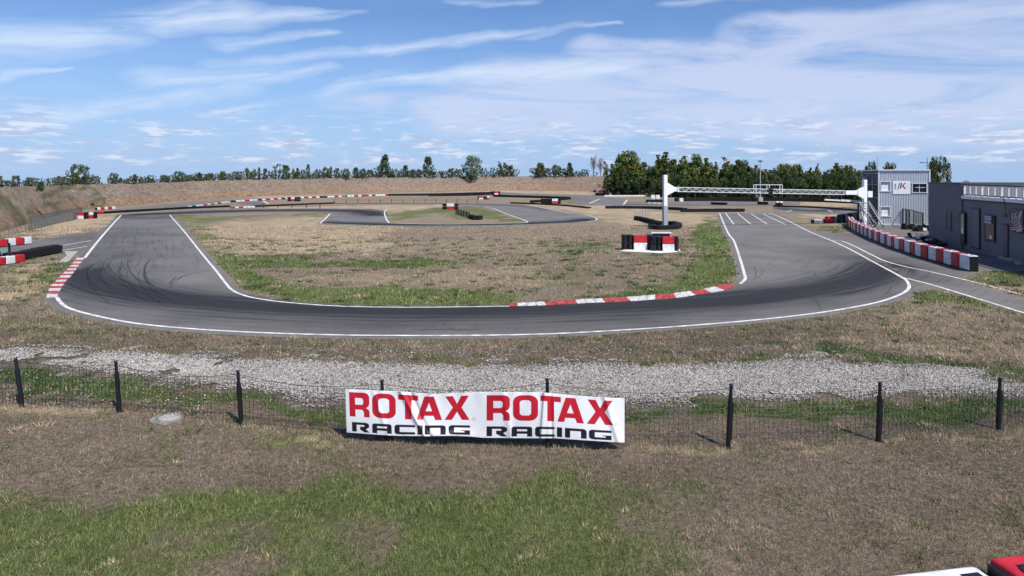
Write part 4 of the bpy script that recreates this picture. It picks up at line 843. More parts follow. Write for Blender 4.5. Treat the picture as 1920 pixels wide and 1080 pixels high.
# ------------------------------------------------------------------ tyre walls
def stack_mesh(nt, name='tyre_stack', r=.28):
    b = MB()
    for k in range(nt): b.ring((random.uniform(-.02, .02), random.uniform(-.02, .02), .09 + k * .18), r, r * .5, .175, 12)
    return b.mesh(name, RUB, smooth=True)
STK = {k: stack_mesh(k) for k in (1, 2, 3, 4)}
BELT = mat('black conveyor belt', (.005, .005, .006), .6, vary=.3)
def tyre_wall(px, vt, label, name='tyre_wall', belt=True, step=.56, closed=False, both=True):
    pl = W2(px, 6) if len(px) > 2 else W2(px); ac = [0]
    for a, b in zip(pl[:-1], pl[1:]): ac.append(ac[-1] + (b - a).length)
    h = Zat(vt, at(*px[0])); nt = min(4, max(1, round(h / .18))); zs = h / (nt * .18); o0 = pl[0]; n_ = int(ac[-1] / step)
    if n_ > 98: step = ac[-1] / 98; n_ = 98
    t = thing(name, (o0.x, o0.y, .01), label, 'tyre wall')
    for k in range(n_):
        p, a = along(pl, ac, (k + .5) * ac[-1] / n_); o = link('tyre_stack', STK[nt], t); s_ = step / .56
        o.location = (p.x - o0.x, p.y - o0.y, random.uniform(-.01, .01)); o.rotation_euler = (0, 0, random.uniform(0, 6)); o.scale = (s_, s_, zs * random.uniform(.95, 1.04))
    if belt:
        V_, F_ = [], []
        for side in (-1, 1):
            q = offset(pl, side * .30 * step / .56); o = len(V_)
            for i, p in enumerate(q): wz = .02 * math.sin(i * 1.7); V_ += [(p.x - o0.x, p.y - o0.y, .06), (p.x - o0.x, p.y - o0.y, h * .93 + wz)]
            for i in range(len(q) - 1): F_.append((o + 2 * i, o + 2 * i + 2, o + 2 * i + 3, o + 2 * i + 1))
        o = link('belt', mesh_np('belt', V_, F_, [BELT]), t); md = o.modifiers.new('t', 'SOLIDIFY'); md.thickness = .03
    return t
tyre_wall([(15, 492.5), (40, 488), (75, 480.5), (108, 474.5)], 474.5, 'thick black tyre wall beside the side road at the left edge')
tyre_wall([(193, 401), (240, 398), (345, 392), (430, 388.3)], 396.5, 'long black tyre wall curving past the left bend')
tyre_wall([(478, 388), (560, 384.5), (626, 382)], 385, 'thin black tyre wall continuing the long one toward the middle')
tyre_wall([(728, 367.3), (830, 366), (925, 362.8)], 363.6, 'far black tyre wall below the bank in the middle')
tyre_wall([(804, 368), (880, 367), (925, 365)], 365.4, 'short far black tyre wall just before the long far one')
tyre_wall([(926, 369), (1000, 371), (1068, 373.5)], 365, 'black tyre wall sloping right of the farthest marker box')
tyre_wall([(996, 380), (1030, 378), (1068, 373.8)], 375.5, 'short black tyre wall leading to the marker box right of centre')
tyre_wall([(958, 381.5), (1010, 383.5), (1060, 386.5), (1105, 391)], 379, 'black tyre wall running to the gap right of centre')
tyre_wall([(1135, 391), (1190, 391.2), (1240, 392.5), (1286, 395)], 386, 'black tyre wall starting right of the gap and passing the gantry post')
tyre_wall([(1277, 397.5), (1340, 397.2), (1395, 397)], 391.5, 'black tyre wall just behind the start grid')
tyre_wall([(1117, 366.5), (1135, 367)], 361.5, 'short black tyre wall in front of the wood')
tyre_wall([(1213, 380.5), (1245, 380)], 374.5, 'black tyre wall behind the white blocks by the gantry post')
tyre_wall([(1266, 377.5), (1330, 377), (1420, 378)], 371, 'black tyre wall at the far side under the gantry beam')
tyre_wall([(1334, 383.5), (1362, 384.5)], 379, 'short black tyre wall left of the floodlight pole')
tyre_wall([(1421, 383.5), (1439, 384)], 378, 'short black tyre wall at the foot of the floodlight pole')
tyre_wall([(1330, 376), (1440, 377), (1540, 379), (1622, 382.5)], 369.5, 'long black tyre wall in front of the wood on the right')
tyre_wall([(1450, 388), (1530, 390.3), (1620, 397)], 385, 'black tyre wall behind the hairpin on the right')
tyre_wall([(1190, 412.5), (1202, 414), (1216, 418), (1232, 422)], 405, 'low snake of tyres left of the gantry post', belt=False)
tyre_wall([(1221, 427), (1228, 430), (1247, 430.5), (1266, 429.5), (1273, 426), (1262, 422), (1240, 421.5), (1226, 423)], 419.5, 'oval ring of tyres round the foot of the gantry post', belt=True)
tyre_wall([(881, 409.5), (892, 412.5), (903, 411.5)], 401.5, 'small tyre pile in the middle of the infield', belt=False, name='tyre_pile')
wwl = MB()
o0 = at(1133, 368.6); a_, b_ = o0, at(1212, 368.8); wwl.box(((b_ - a_) / 2 + Vector((0, 0, .18))), ((b_ - a_).length, .4, .36), bevel=.03)
o = wwl.build('low_wall', WHT); o.location = o0; tag(o, 'low white wall along the far track edge in front of the wood', 'wall')
for (u, v, s_, lb) in ((1145, 366.5, 1.0, 'small white cube standing behind the low white wall'), (1224, 373, 1.2, 'white box far left of the gantry post'), (1233, 373, 1.2, 'white box just left of the gantry post'), (1277, 378.5, 1.0, 'white box right of the gantry post on the far track')):
    b = MB(); b.box((0, 0, .35 * s_), (.7 * s_, .6, .7 * s_), bevel=.04); b.box((0, -.31, .35 * s_), (.5 * s_, .02, .5 * s_)); o = b.build('white_box', WHT); o.location = at(u, v); tag(o, lb, 'box')
for (u, v) in ((1457, 385.5), (1464, 385.7)):
    t = thing('white_drum', at(u, v), 'white topped drum of a pair on the far tyre wall right of the gantry', 'drum', 'two drums on the far tyre wall'); b = MB(); b.tube((0, 0, 0), (0, 0, .5), .3, seg=14); b.build('drum', BLK, t); b = MB(); b.tube((0, 0, .5), (0, 0, .72), .32, .26, seg=14); b.build('cap', WHT, t)

# ------------------------------------------------------------------ post and wire fences in the field
def post_fence(pts, vt, label, n_, m=DGRN, r=.04, rails=(1.0, .55), name='field_fence', panel=False):
    pl = W2(pts, 5) if len(pts) > 2 else W2(pts); ac = [0]
    for a, b in zip(pl[:-1], pl[1:]): ac.append(ac[-1] + (b - a).length)
    h = Zat(vt, at(*pts[0])); o0 = pl[0]; t = thing(name, (o0.x, o0.y, 0), label, 'fence'); prev = None
    for k in range(n_):
        p, _ = along(pl, ac, max(1e-4, k * ac[-1] / (n_ - 1) - 1e-4)); q = Vector((p.x - o0.x, p.y - o0.y, 0)); b = MB(); b.tube(q, q + Vector((random.uniform(-.02, .02), 0, h)), r, seg=6); b.build('post', m, t)
        if prev is not None:
            b = MB()
            for z in rails: b.bar(prev + Vector((0, 0, z * h)), q + Vector((0, 0, z * h)), r * .5)
            if panel:
                g = q - prev; k2 = max(4, int(g.length / .16))
                for j in range(1, k2): p_ = prev + g * j / k2; b.bar(p_ + Vector((0, 0, .05)), p_ + Vector((0, 0, h * .98)), .022, .022)
                for z in (.08, .28, .5, .72, .9): b.bar(prev + Vector((0, .01, z * h)), q + Vector((0, .01, z * h)), .014)
            b.build('rail' if not panel else 'mesh_panel', m, t)
        prev = q
    return t
PANEL = mat('dull galvanised mesh', (.14, .155, .16), .6, .2, vary=.2)
post_fence([(53, 432), (80, 426), (115, 417.5), (155, 409)], 405.5, 'grey mesh panel fence below the bank at the left', 21, PANEL, .035, name='panel_fence', panel=True, rails=(.98, .04))
post_fence([(-30, 452), (0, 444), (48, 434)], 424, 'sparse thin wire fence running off at the left edge', 6, PANEL, .03)
post_fence([(627, 381), (720, 380.2), (820, 380), (895, 381)], 374, 'row of thin dark posts with wire across the middle', 14, DGRN, .05)
post_fence([(494, 389.6), (520, 389.8), (547, 390), (573, 390.2), (600, 390.6)], 382.5, 'short row of dark posts in front of the thin tyre wall', 5, DGRN, .06, rails=(.5,))
post_fence([(855, 402), (880, 409)], 391.5, 'short fence of dark green posts ending at the small tyre pile', 6, DGRN, .06, rails=(.9, .1), panel=True)
post_fence([(1190, 406.5), (1216, 406.8)], 393.5, 'short grey rail fence standing on the snake of tyres', 6, GMET, .045, rails=(.98, .5))
sg_ = thing('teal_sign', at(10, 488), 'teal board on black posts between the two block rows at the left edge', 'sign'); h = Zat(461, at(10, 488))
b = MB(); b.bar((-.2, 0, 0), (-.45, 0, h), .08); b.bar((.25, 0, 0), (.22, 0, h * 1.2), .08); b.build('post', BLK, sg_); b = MB(); b.box((-.3, .05, h * .6), (.95, .04, h * .42)); b.build('board', mat('teal board', (.18, .32, .31), .6), sg_)

# ------------------------------------------------------------------ gantry over the start line
G0, G1 = at(1247, 427), at(1621, 421)
gz = Zat(328, G0); gdir = (G1 - G0); gl = gdir.length; grz = math.atan2(gdir.y, gdir.x)
gt = thing('start_gantry', G0, 'white truss beam gantry on two posts spanning the start straight', 'gantry', rz=grz)
ct, cb = Zat(350.8, G0), Zat(358.6, G0); h1 = Zat(337, G1)
ct1, cb1 = Zat(357.6, G1), Zat(366, G1)
zc0 = (ct + cb) / 2; zc1 = (ct1 + cb1) / 2
def pole(x, top, split):
    b = MB(); b.mi = 0; b.box((x, 0, (top + split) / 2), (.34, .34, top - split), bevel=.015); b.mi = 1; b.box((x, 0, split / 2), (.40, .40, split)); return b.build('post', [WMET, GMET], gt)
pole(0, gz, Zat(386, G0)); pole(gl, h1, .05)
def bracket(x, s, z, hh):
    b = MB(); b.prism([(x, -.16, z - hh * 1.5), (x + s * .75, -.16, z - hh * .5), (x + s * 1.1, -.16, z - hh * .5), (x + s * 1.1, -.16, z + hh * .5), (x + s * .75, -.16, z + hh * .5), (x, -.16, z + hh * 1.6)], (0, .32, 0)); return b.build('bracket', WMET, gt)
hh = ct - cb; bracket(.17, 1, zc0, hh); bracket(gl - .17, -1, zc1, hh)
b = MB(); x0, x1 = 1.25, gl - 2.4; nb2 = 46
def zz(x, k): t_ = x / gl; return (zc0 + (zc1 - zc0) * t_) + k * hh / 2
for y in (-.17, .17):
    for k in (-1, 1): b.bar((x0, y, zz(x0, k)), (x1, y, zz(x1, k)), .06)
    for i in range(nb2):
        xa = x0 + (x1 - x0) * i / nb2; xb = x0 + (x1 - x0) * (i + 1) / nb2; s_ = 1 if i % 2 else -1
        b.bar((xa, y, zz(xa, s_)), (xb, y, zz(xb, -s_)), .026)
for i in range(nb2 + 1):
    xa = x0 + (x1 - x0) * i / nb2
    for k in (-1, 1): b.bar((xa, -.17, zz(xa, k)), (xa, .17, zz(xa, k)), .03)
b.build('truss', mat('aluminium truss', (.74, .74, .75), .45, .1), gt)
b = MB(); b.box((1.2, 0, zz(1.2, 0)), (.12, .5, hh * 1.15)); xe = gl - 1.7; b.box((xe + .1, 0, zz(xe, 0)), (1.3, .42, hh * 1.05), bevel=.02); b.box((xe + .85, 0, zz(xe, 0)), (.12, .5, hh * 1.15)); b.build('end_box', WMET, gt)
xm = gl * (1434 - 1247) / (1621 - 1247); b = MB(); zt = zz(xm, 1) + .42
for y in (-.2, .2):
    b.bar((xm - 1.4, y, zt), (xm + 1.4, y, zt), .045)
    for x in (-1.4, 0, 1.4): b.bar((xm + x, y, zz(xm, -1) - .1), (xm + x, y, zt), .04)
b.build('light_frame', WMET, gt); b = MB(); b.box((xm + .15, -.1, zz(xm, 0)), (.42, .35, .6), bevel=.03); b.build('signal_lamp', BLK, gt)
b = MB(); b.box((gl + .55, 0, zz(gl, 0) - .12), (.5, .3, .62)); b.build('box', WMET, gt)

# second lower arm
A0 = at(1609, 417.5); ht = Zat(376, A0); t = thing('height_gate', A0, 'low white horizontal arm on a thin black post left of the staircase', 'height bar')
b = MB(); b.bar((0, 0, 0), (0, 0, ht), .12); b.bar((.9, 0, 0), (.9, 0, ht), .08); b.build('post', BLK, t); b = MB(); b.bar((-3.4, .2, ht + .08), (-1.6, .1, ht), .16, .14); b.bar((-1.75, .1, ht + .02), (.1, 0, ht - .1), .26, .2); b.build('arm', WMET, t)

# ------------------------------------------------------------------ floodlight poles
for (u, v, vt, lb, hd) in ((1425.5, 378.5, 302, 'tall floodlight pole with a small dark head rising before the wood', True), (1418.7, 373.5, 314, 'thinner pole just left of the tall floodlight pole', False)):
    P0 = at(u, v); hz = Zat(vt, P0); t = thing('floodlight_pole', P0, lb, 'pole'); b = MB(); b.tube((0, 0, 0), (0, 0, hz), .12, .07); b.build('pole', GMET, t); b = MB(); b.box((0, 0, .45), (.75, .75, .9), bevel=.03); b.build('base', CONC, t)
    b = MB(); b.box((0, 0, hz), (.75 if hd else .35, .35, .22), bevel=.02); b.build('lamp_head', BLK, t)

# ------------------------------------------------------------------ control tower
TA = at(1648, 421.5); TB = at(1741.5, 423.2); td = (TB - TA); tw = td.length; trz = math.atan2(td.y, td.x)
th = Zat(320, TA); tdp = 6.6
tow = thing('control_tower', TA, 'two storey control tower with pale ribbed metal front and dark side', 'building', rz=trz)
CLAD = mat('pale ribbed cladding', (.58, .60, .64), .45, .15, vary=.06)
DCL = mat('dark grey cladding', (.055, .060, .070), .6, vary=.12)
b = MB(); b.box((tw / 2, tdp / 2 + .06, th / 2), (tw - .02, tdp, th)); b.build('wall', DCL, tow)
V_, F_ = [], []; nrib = 30; xs_ = []
def px2x(u): return (u - 1648) / 93.5 * tw
def pz(v, u=1690): return Zat(v, TA.lerp(TB, (u - 1648) / 93.5))
WIN = [(px2x(1650.5), px2x(1669.5), pz(358.5, 1660), pz(341, 1660)), (px2x(1710.5), px2x(1737.5), pz(361, 1725), pz(344, 1725)), (px2x(1650.5), px2x(1669), pz(405.5, 1660), pz(388, 1660))]
for k in range(nrib): w_ = tw / nrib; xs_ += [(k * w_, 0), (k * w_ + w_ * .12, -.05), (k * w_ + w_ * .45, -.05), (k * w_ + w_ * .57, 0)]
xs_.append((tw, 0))
zs_ = sorted({0.0, th} | {w[2] for w in WIN} | {w[3] for w in WIN})
for i, (x, y) in enumerate(xs_):
    for z in zs_: V_.append((x, y, z))
nz2 = len(zs_)
for i in range(len(xs_) - 1):
    for j in range(nz2 - 1):
        cx = (xs_[i][0] + xs_[i + 1][0]) / 2; cz = (zs_[j] + zs_[j + 1]) / 2
        if any(w[0] < cx < w[1] and w[2] < cz < w[3] for w in WIN): continue
        F_.append((i * nz2 + j, (i + 1) * nz2 + j, (i + 1) * nz2 + j + 1, i * nz2 + j + 1))
link('front_cladding', mesh_np('front_cladding', V_, F_, [CLAD]), tow)
b = MB(); b.box((tw / 2, -.06, th + .05), (tw + .2, .22, .12)); b.box((-.06, tdp / 2, th + .05), (.14, tdp, .12)); b.box((tw + .05, -.03, th / 2), (.12, .14, th)); b.box((-.03, -.03, th / 2), (.10, .14, th)); b.box((tw / 2, -.05, .06), (tw, .08, .12)); b.build('trim', mat('light metal trim', (.60, .62, .66), .4), tow)
b = MB(); b.box((tw / 2, tdp / 2, th + .02), (tw, tdp, .05)); b.build('roof', GMET, tow)
BLIND = mat('white blind', (.78, .80, .84), .7, vary=.05)
for k, (x0, x1, z0, z1) in enumerate(WIN):
    wf = MB(); cx, cz = (x0 + x1) / 2, (z0 + z1) / 2
    for s_ in (-1, 1): wf.box((cx + s_ * (x1 - x0) / 2, -.04, cz), (.07, .12, z1 - z0 + .1)); wf.box((cx, -.043, cz + s_ * (z1 - z0) / 2), (x1 - x0 + .16, .13, .07))
    if k == 1: wf.box((cx, -.01, cz), (.05, .05, z1 - z0)); wf.box((cx + .1, -.008, cz + .05), (x1 - x0 - .35, .04, .06))
    o = wf.build('window', mat('light metal trim', (.6, .62, .66)), tow)
    g_ = MB(); g_.box((cx, .05, cz), (x1 - x0, .012, z1 - z0)); g_.build('pane', GLASS, o)
    if k != 1: g_ = MB(); g_.box((cx + .03, .03, cz - .06), ((x1 - x0) * .82, .012, (z1 - z0) * .86)); g_.box((cx + .05, .018, cz - .06), (x1 - x0 - .15, .012, .03)); g_.build('blind', BLIND, o)
sx0, sx1, sz0, sz1 = px2x(1674), px2x(1706.5), pz(364, 1690), pz(339.5, 1690)
def logo_paint(s, t, du, dv):
    x = s * 32.5; y = t * 24.5; c_ = np.tile(np.array([.78, .79, .82]), (len(s), 1)); blk = np.zeros(len(s)); red = np.zeros(len(s))
    def st(pts, w): d, _, _ = seg_dist(x, y, pts); return np.clip((w - d) / .35 + .5, 0, 1)
    for p, w in (([(4.9, 5.7), (4.1, 9.0)], .95), ([(12.1, 4.6), (11.2, 9.0)], .95), ([(4.5, 10.3), (8, 9.6), (12, 9.6)], .28), ([(5, 10.6), (3.6, 12.6), (3.9, 14.2), (5.6, 15), (9.8, 14.8)], .45), ([(3.6, 12.3), (4.3, 14)], .95), ([(10.2, 12.3), (11.4, 13.2)], 1.1), ([(11, 12.7), (14.2, 12.6)], .3)): blk = np.maximum(blk, st(p, w))
    for p, w in (([(15.8, 4.0), (14.6, 12.7)], 1.35), ([(22.6, 4.1), (18.4, 8.9)], 1.0), ([(18.4, 8.9), (22.6, 13.6)], 1.35)): red = np.maximum(red, st(p, w))
    for i in range(5):
        for j in range(6):
            if (i + j) % 2 == 0: blk = np.maximum(blk, .45 * np.clip(1.2 - np.hypot(x - 23.6 - i * 1.4 - j * .15, y - 4.5 - j * 1.8) / .6, 0, 1))
    c_ = c_ * (1 - red[:, None]) + np.array([.22, .004, .03]) * red[:, None]; return c_ * (1 - blk[:, None]) + np.array([.01, .01, .012]) * blk[:, None]
def sign_pos(x0, x1, z0, z1, y, fn=None): return lambda s, t: np.stack([x0 + (x1 - x0) * s, np.full(len(s), y), z1 + (z0 - z1) * t], 1)
sheet('sign_panel', 130, 98, sign_pos(sx0, sx1, sz0, sz1, -.085), logo_paint, CLOTH, tow, .02)['label'] = 'white sign with black and red letters'
# dark side: upper glazed balcony
b = MB()
for y0, y1 in ((.5, 2.0), (2.3, 3.8), (4.1, 5.8)): b.box((-.01, (y0 + y1) / 2, th * .62), (.06, y1 - y0, th * .22))
b.build('side_window', GLASS, tow)
b = MB()
for y in (.1, 2.15, 3.95, 6.0): b.box((-.05, y, th * .72), (.05, .07, th * .46))
for z in (th * .5, th * .74, th * .95): b.box((-.055, 3.05, z), (.045, 6.0, .06))
b.box((-.2, 4.6, th * .84), (.25, .9, .45)); b.build('side_frame', GMET, tow)
b = MB(); b.pipe([(-.08, .0, th * .42), (-.1, 1.5, th * .46), (-.12, 3.2, th * .6)], .03); b.build('cable', BLK, tow)
for (x, vt_, arm, nm_) in ((-.05, 291, False, 'antenna'), (tw - .05, 296, True, 'lamp_mast')):
    b = MB(); zt = pz(vt_, 1648 if x < 1 else 1741); b.tube((x, .3, th), (x, .3, zt), .035, .02); b.bar((x - .15, .3, th + .5), (x + .12, .3, th + .55), .03)
    if arm: b.bar((x - .12, .3, zt), (x + .12, .3, zt), .03); b.pipe([(x, .3, th + .7), (x + .05, .3, th + .85), (x - .15, .3, zt - .5), (x - .45, .3, zt - .45)], .025); b.box((x - .5, .3, zt - .45), (.3, .14, .07))
    b.build(nm_, STEEL if not arm else BLK, tow)

# green mesh gates leaning on the tower front
def gate(u0, v0, u1, v1, vt, label, m=DGRN, fine=.16):
    A, B = at(u0, v0), at(u1, v1); d = B - A; rz_ = math.atan2(d.y, d.x); L = d.length; h = Zat(vt, A); t = thing('mesh_gate', A, label, 'gate', 'green mesh gates leaning by the tower', rz_)
    b = MB()
    for x in (0, L): b.bar((x, 0, 0), (x, .0, h), .07)
    for z in (.05, h): b.bar((0, 0, z), (L, 0, z), .06)
    b.build('frame', m, t); b = MB(); n_ = max(3, int(L / fine))
    for k in range(1, n_): b.bar((L * k / n_, .0, .05), (L * k / n_, 0, h), .010)
    for k in range(1, 8): b.bar((0, .004, h * k / 8), (L, .004, h * k / 8), .008)
    b.build('mesh', m, t); return t
gate(1692.5, 422.5, 1713, 427, 391.5, 'left green mesh gate leaning before the tower front'); gate(1713, 425, 1730.5, 431.5, 395, 'right green mesh gate standing before the tower front', fine=.12)
gate(1699, 425, 1705, 428, 393, 'narrow slanting green gate between the two wide ones')
for (u, v, s_, lb) in ((1706, 430, .5, 'dark junk pile at the foot of the left green gate'), (1722, 433.5, .6, 'dark junk pile at the foot of the right green gate'), (1737, 430, .5, 'dark junk pile at the tower corner beside the grey building')):
    t = thing('junk_pile', at(u, v, .01), lb, 'clutter'); b = MB()
    for k in range(7): b.box((random.uniform(-s_, s_) * 1.2, random.uniform(-.3, .3), random.uniform(.08, .45)), (random.uniform(.2, .6), random.uniform(.1, .4), random.uniform(.08, .4)), rz=random.uniform(0, 3))
    b.ring((.2, -.2, .2), .25, .12, .15, axis='Y'); b.ring((-.4, -.25, .2), .22, .12, .15, axis='Y'); b.build('scrap', BLK, t); b = MB(); b.box((s_ * .6, -.32, .2), (.35, .1, .22)); b.build('crate', WHT, t)

# ------------------------------------------------------------------ mobile staircase
SA, SB = at(1619, 424), at(1640, 424); SL = (SB - SA); stw = SL.length; srz = math.atan2(SL.y, SL.x)
t = thing('mobile_stairs', SA, 'silver mobile staircase standing between gantry post and tower', 'stairs', rz=srz); zt = Zat(381, SA)
b = MB()
for x in (.15, stw - .05):
    b = MB(); xo = -.35 if x < .5 else stw + .3; b.bar((xo, -1.1, 0), (x, 1.0, zt * .95), .06)
    b.bar((x * 1.0 - .1 * (x < .5), -1.5, .05), (x, 1.0, zt), .06, .14); b.bar((x, 1.0, 0), (x, 1.0, zt + .1), .06); b.bar((x, -.7, 0), (x, .9, zt * .55), .045); b.bar((x, -1.55, .45), (x, .9, zt + .2), .035); b.bar((x, -1.5, 0), (x, -1.55, .5), .035); b.build('side_frame', STEEL, t)
for k in range(9): s_ = (k + .7) / 9; b = MB(); b.box((stw / 2 + .05, -1.5 + 2.5 * s_, .05 + (zt - .05) * s_), (stw - .2, .24, .04)); b.build('tread', mat('dark tread', (.10, .105, .11), .5, .3), t)
b = MB(); b.box((stw / 2 + .05, 1.4, zt), (stw, .8, .05)); b.build('platform', STEEL, t)
b = MB(); b.ring((.3, -1.45, .12), .12, .05, .06, axis='X'); b.ring((stw, -1.45, .12), .12, .05, .06, axis='X'); b.build('wheel', RUB, t)

# ------------------------------------------------------------------ long grey building
BA = at(1743.5, 452); BE = at(1920, 497); bd = (BE - BA).normalized(); bn_ = Vector((bd.y, -bd.x, 0))   # outward normal points left
if bn_.x > 0: bn_ = -bn_
brz = math.atan2(bd.y, bd.x)
# local frame: x along the facade toward the camera, y into the building
bld = thing('pit_building', BA, 'long dark grey pit building with a white parapet at the right edge', 'building', rz=brz)
Mi = Matrix.Rotation(-brz, 4, 'Z')
ysign = 1 if (Mi @ (-bn_)).y > 0 else -1
def fx(u):
    """distance along the facade of photo column u"""
    r = (u - 960) / F
    lo, hi = -5, 22
    for _ in range(50):
        m_ = (lo + hi) / 2; p = BA + bd * m_; dep = p.y
        if p.x / dep < r: lo = m_
        else: hi = m_
    return lo
def fz(v, u): return Zat(v, BA + bd * fx(u))
XC = fx(1805); XE = 24.0; hL = fz(344.5, 1775); hR = fz(372.5, 1810); GREYW = mat('grey rendered wall', (.150, .155, .165), .85, vary=.10, nscale=1.2, bump=.15)
GREYL = mat('grey painted wall', (.170, .175, .188), .85, vary=.10, nscale=1.2, bump=.15)
DP = 12.0
b = MB(); b.box((XC / 2, ysign * (DP / 2 - .08), hL / 2), (XC, DP, hL)); b.build('end_block', GREYW, bld)
b = MB(); b.box(((XC + XE) / 2, ysign * DP / 2, hR / 2), (XE - XC, DP - .1, hR)); b.build('wall', GREYL, bld)
b = MB(); b.box((XC / 2, ysign * (DP / 2 - .1), hL + .04), (XC + .06, DP + .1, .09)); b.build('coping', mat('dark coping', (.05, .055, .05), .6), bld)
b = MB(); b.box(((XC + XE) / 2, ysign * .16, hR + .09), (XE - XC, .5, .2)); b.build('white_ledge', mat('white ledge', (.74, .74, .75), .6), bld)
b = MB(); b.box(((XC + XE) / 2, ysign * .02, hR - .06), (XE - XC, .1, .12)); b.build('gutter', MATS['dark coping'], bld)
# parapet fence on the roof: posts, rails, white boards; dark slats above
hf = fz(346, 1806) - .02; rl = thing('roof_railing', (0, 0, 0), '', ''); COL.objects.unlink(rl); bpy.data.objects.remove(rl)
npst = 22; xs2 = [XC + .12 + (XE - XC - .2) * k / npst for k in range(npst + 1)]
for k, x in enumerate(xs2):
    b = MB(); w_ = .11 if k % 3 == 0 else .06; b.box((x, ysign * .06, (hR + .1 + hf) / 2), (w_, w_, hf - hR - .1)); b.build('railing_post', mat('pinkish white steel', (.62, .55, .57), .5), bld)
b = MB(); b.bar((XC, ysign * .06, hf), (XE, ysign * .06, hf), .09); b.bar((XC, ysign * .06, hR + .26), (XE, ysign * .06, hR + .26), .06); b.build('railing', mat('dark rail', (.05, .04, .045), .5), bld)
def at_h(u, v, z): y = (z - H) * F / (HOR - v); return Vector(((u - 960) / F * y, y, z))
R1, R2 = at_h(1806, 363, hR), at_h(1868, 350.5, hR); R3 = R2 + (R2 - R1) * .6; c0 = BA + bd * XC - bn_ * .4; c1 = BA + bd * XE - bn_ * .4
b = MB(); b.prism([tuple(Mi @ (Vector((p.x, p.y, hR + .01)) - BA)) for p in (c0, R1, R2, R3, c1 + (R3 - c1) * .9, c1 - bn_ * 20, c1)], (0, 0, .03)); b.build('roof', mat('white roof membrane', (.74, .74, .76), .6), bld)
b = MB(); ra, rb = Mi @ (Vector((R1.x, R1.y, 0)) - BA), Mi @ (Vector((R3.x, R3.y, 0)) - BA); n_ = 90
def ztop(k): return H - R1.lerp(R3, k).y * 16 / F
for k in range(n_): p = ra.lerp(rb, k / n_); zt_ = ztop(k / n_); b.box((p.x, p.y, (hR + zt_) / 2), (.2, .12, zt_ - hR))
b.prism([(ra.x, ra.y, hR), (rb.x, rb.y, hR), (rb.x, rb.y, ztop(1)), (ra.x, ra.y, ztop(0))], (.03, .03, 0))
b.build('slat_screen', mat('grey slats', (.20, .20, .23), .6), bld)
# openings
def fbox(nm, u0, u1, v0, v1, m, out=.03, ref=None, parent=bld, th_=.06):
    x0, x1 = fx(u0), fx(u1); um = (u0 + u1) / 2; z1, z0 = fz(v0, um), max(.0, fz(v1, um)); b = MB(); b.box(((x0 + x1) / 2, -ysign * (out - th_ / 2), (z0 + z1) / 2), (x1 - x0, th_, z1 - z0)); return b.build(nm, m, parent)
ZS = 0
fb = fbox('shutter_window', 1777, 1787.5, 397, 433, mat('dark vent', (.03, .033, .045), .6), .11)
b = MB(); x0, x1 = fx(1777), fx(1787.5)
for k in range(7): z = fz(433, 1782) + (fz(397, 1782) - fz(433, 1782)) * (k + .5) / 7; b.box(((x0 + x1) / 2 + .1, -ysign * .12, z), ((x1 - x0) * .5, .03, .09))
b.build('slat', mat('grey slats'), fb)
d1 = fbox('door', 1803, 1812, 398, 457, mat('dark doorway', (.02, .022, .028), .5), .12); fbox('pane', 1806, 1811.5, 401, 436, mat('pale green reflection glass', (.20, .24, .17), .15, spec=.8), .135, parent=d1); fbox('notice', 1807, 1811.3, 428, 438, WHT, .15, parent=d1)
rs_ = fbox('roller_door_frame', 1821, 1837.5, 390, 466, mat('dark frame', (.025, .028, .035), .5), .03); rd = fbox('roller_door', 1822.8, 1837, 392.5, 464, mat('grey roller door', (.13, .135, .14), .6, vary=.08, stretch=(1, 1, 12)), .05); 
w1 = fbox('window', 1846, 1866, 403, 453, mat('dark frame'), .04); fbox('pane', 1850.5, 1865, 419, 449, GLASS, .055, parent=w1)
def notice_paint(s, t, du, dv):
    c_ = np.tile(np.array([.13, .14, .16]), (len(s), 1)); m = ((t > .12) & (t < .2)) | ((t > .42) & (t < .5)) | ((t > .86) & (t < .95)); n_ = vnoise(s * 9, t * 7, 1, 5) > .55; c_[m] = (.55, .57, .6); c_[(~m) & n_ & (s > .1) & (s < .9) & (t > .2)] = (.3, .31, .33); return c_
x0, x1 = fx(1848.5), fx(1862); z1, z0 = fz(404, 1855), fz(418.5, 1855)
sheet('notice_board', 40, 40, sign_pos(x0, x1, z0, z1, -ysign * .09), notice_paint, CLOTH, bld, .01)
fbox('sticker', 1857.5, 1862, 441.5, 448, WHT, .07, parent=w1)
fbox('red_trim', 1864.3, 1865.5, 408, 420, KRED, .07, parent=w1)
nd = fbox('narrow_door', 1882.5, 1890, 421, 482, mat('grey metal door', (.075, .082, .095), .5), .03); fbox('door_head', 1881.5, 1891, 420, 422, BLK, .07, parent=nd)
fbox('small_sign', 1795, 1799, 399, 404, RED, .12)
b = MB(); x = fx(1888); b.pipe([(x - .6, -ysign * .1, hR + .25), (x - .2, -ysign * .12, hR + .3), (x, -ysign * .1, hR - .1), (x + .03, -ysign * .08, hR - .55)], .02); b.ring((x + .05, -ysign * .08, hR - .75), .13, .09, .04, axis='Y'); b.build('cable_loop', BLK, bld)
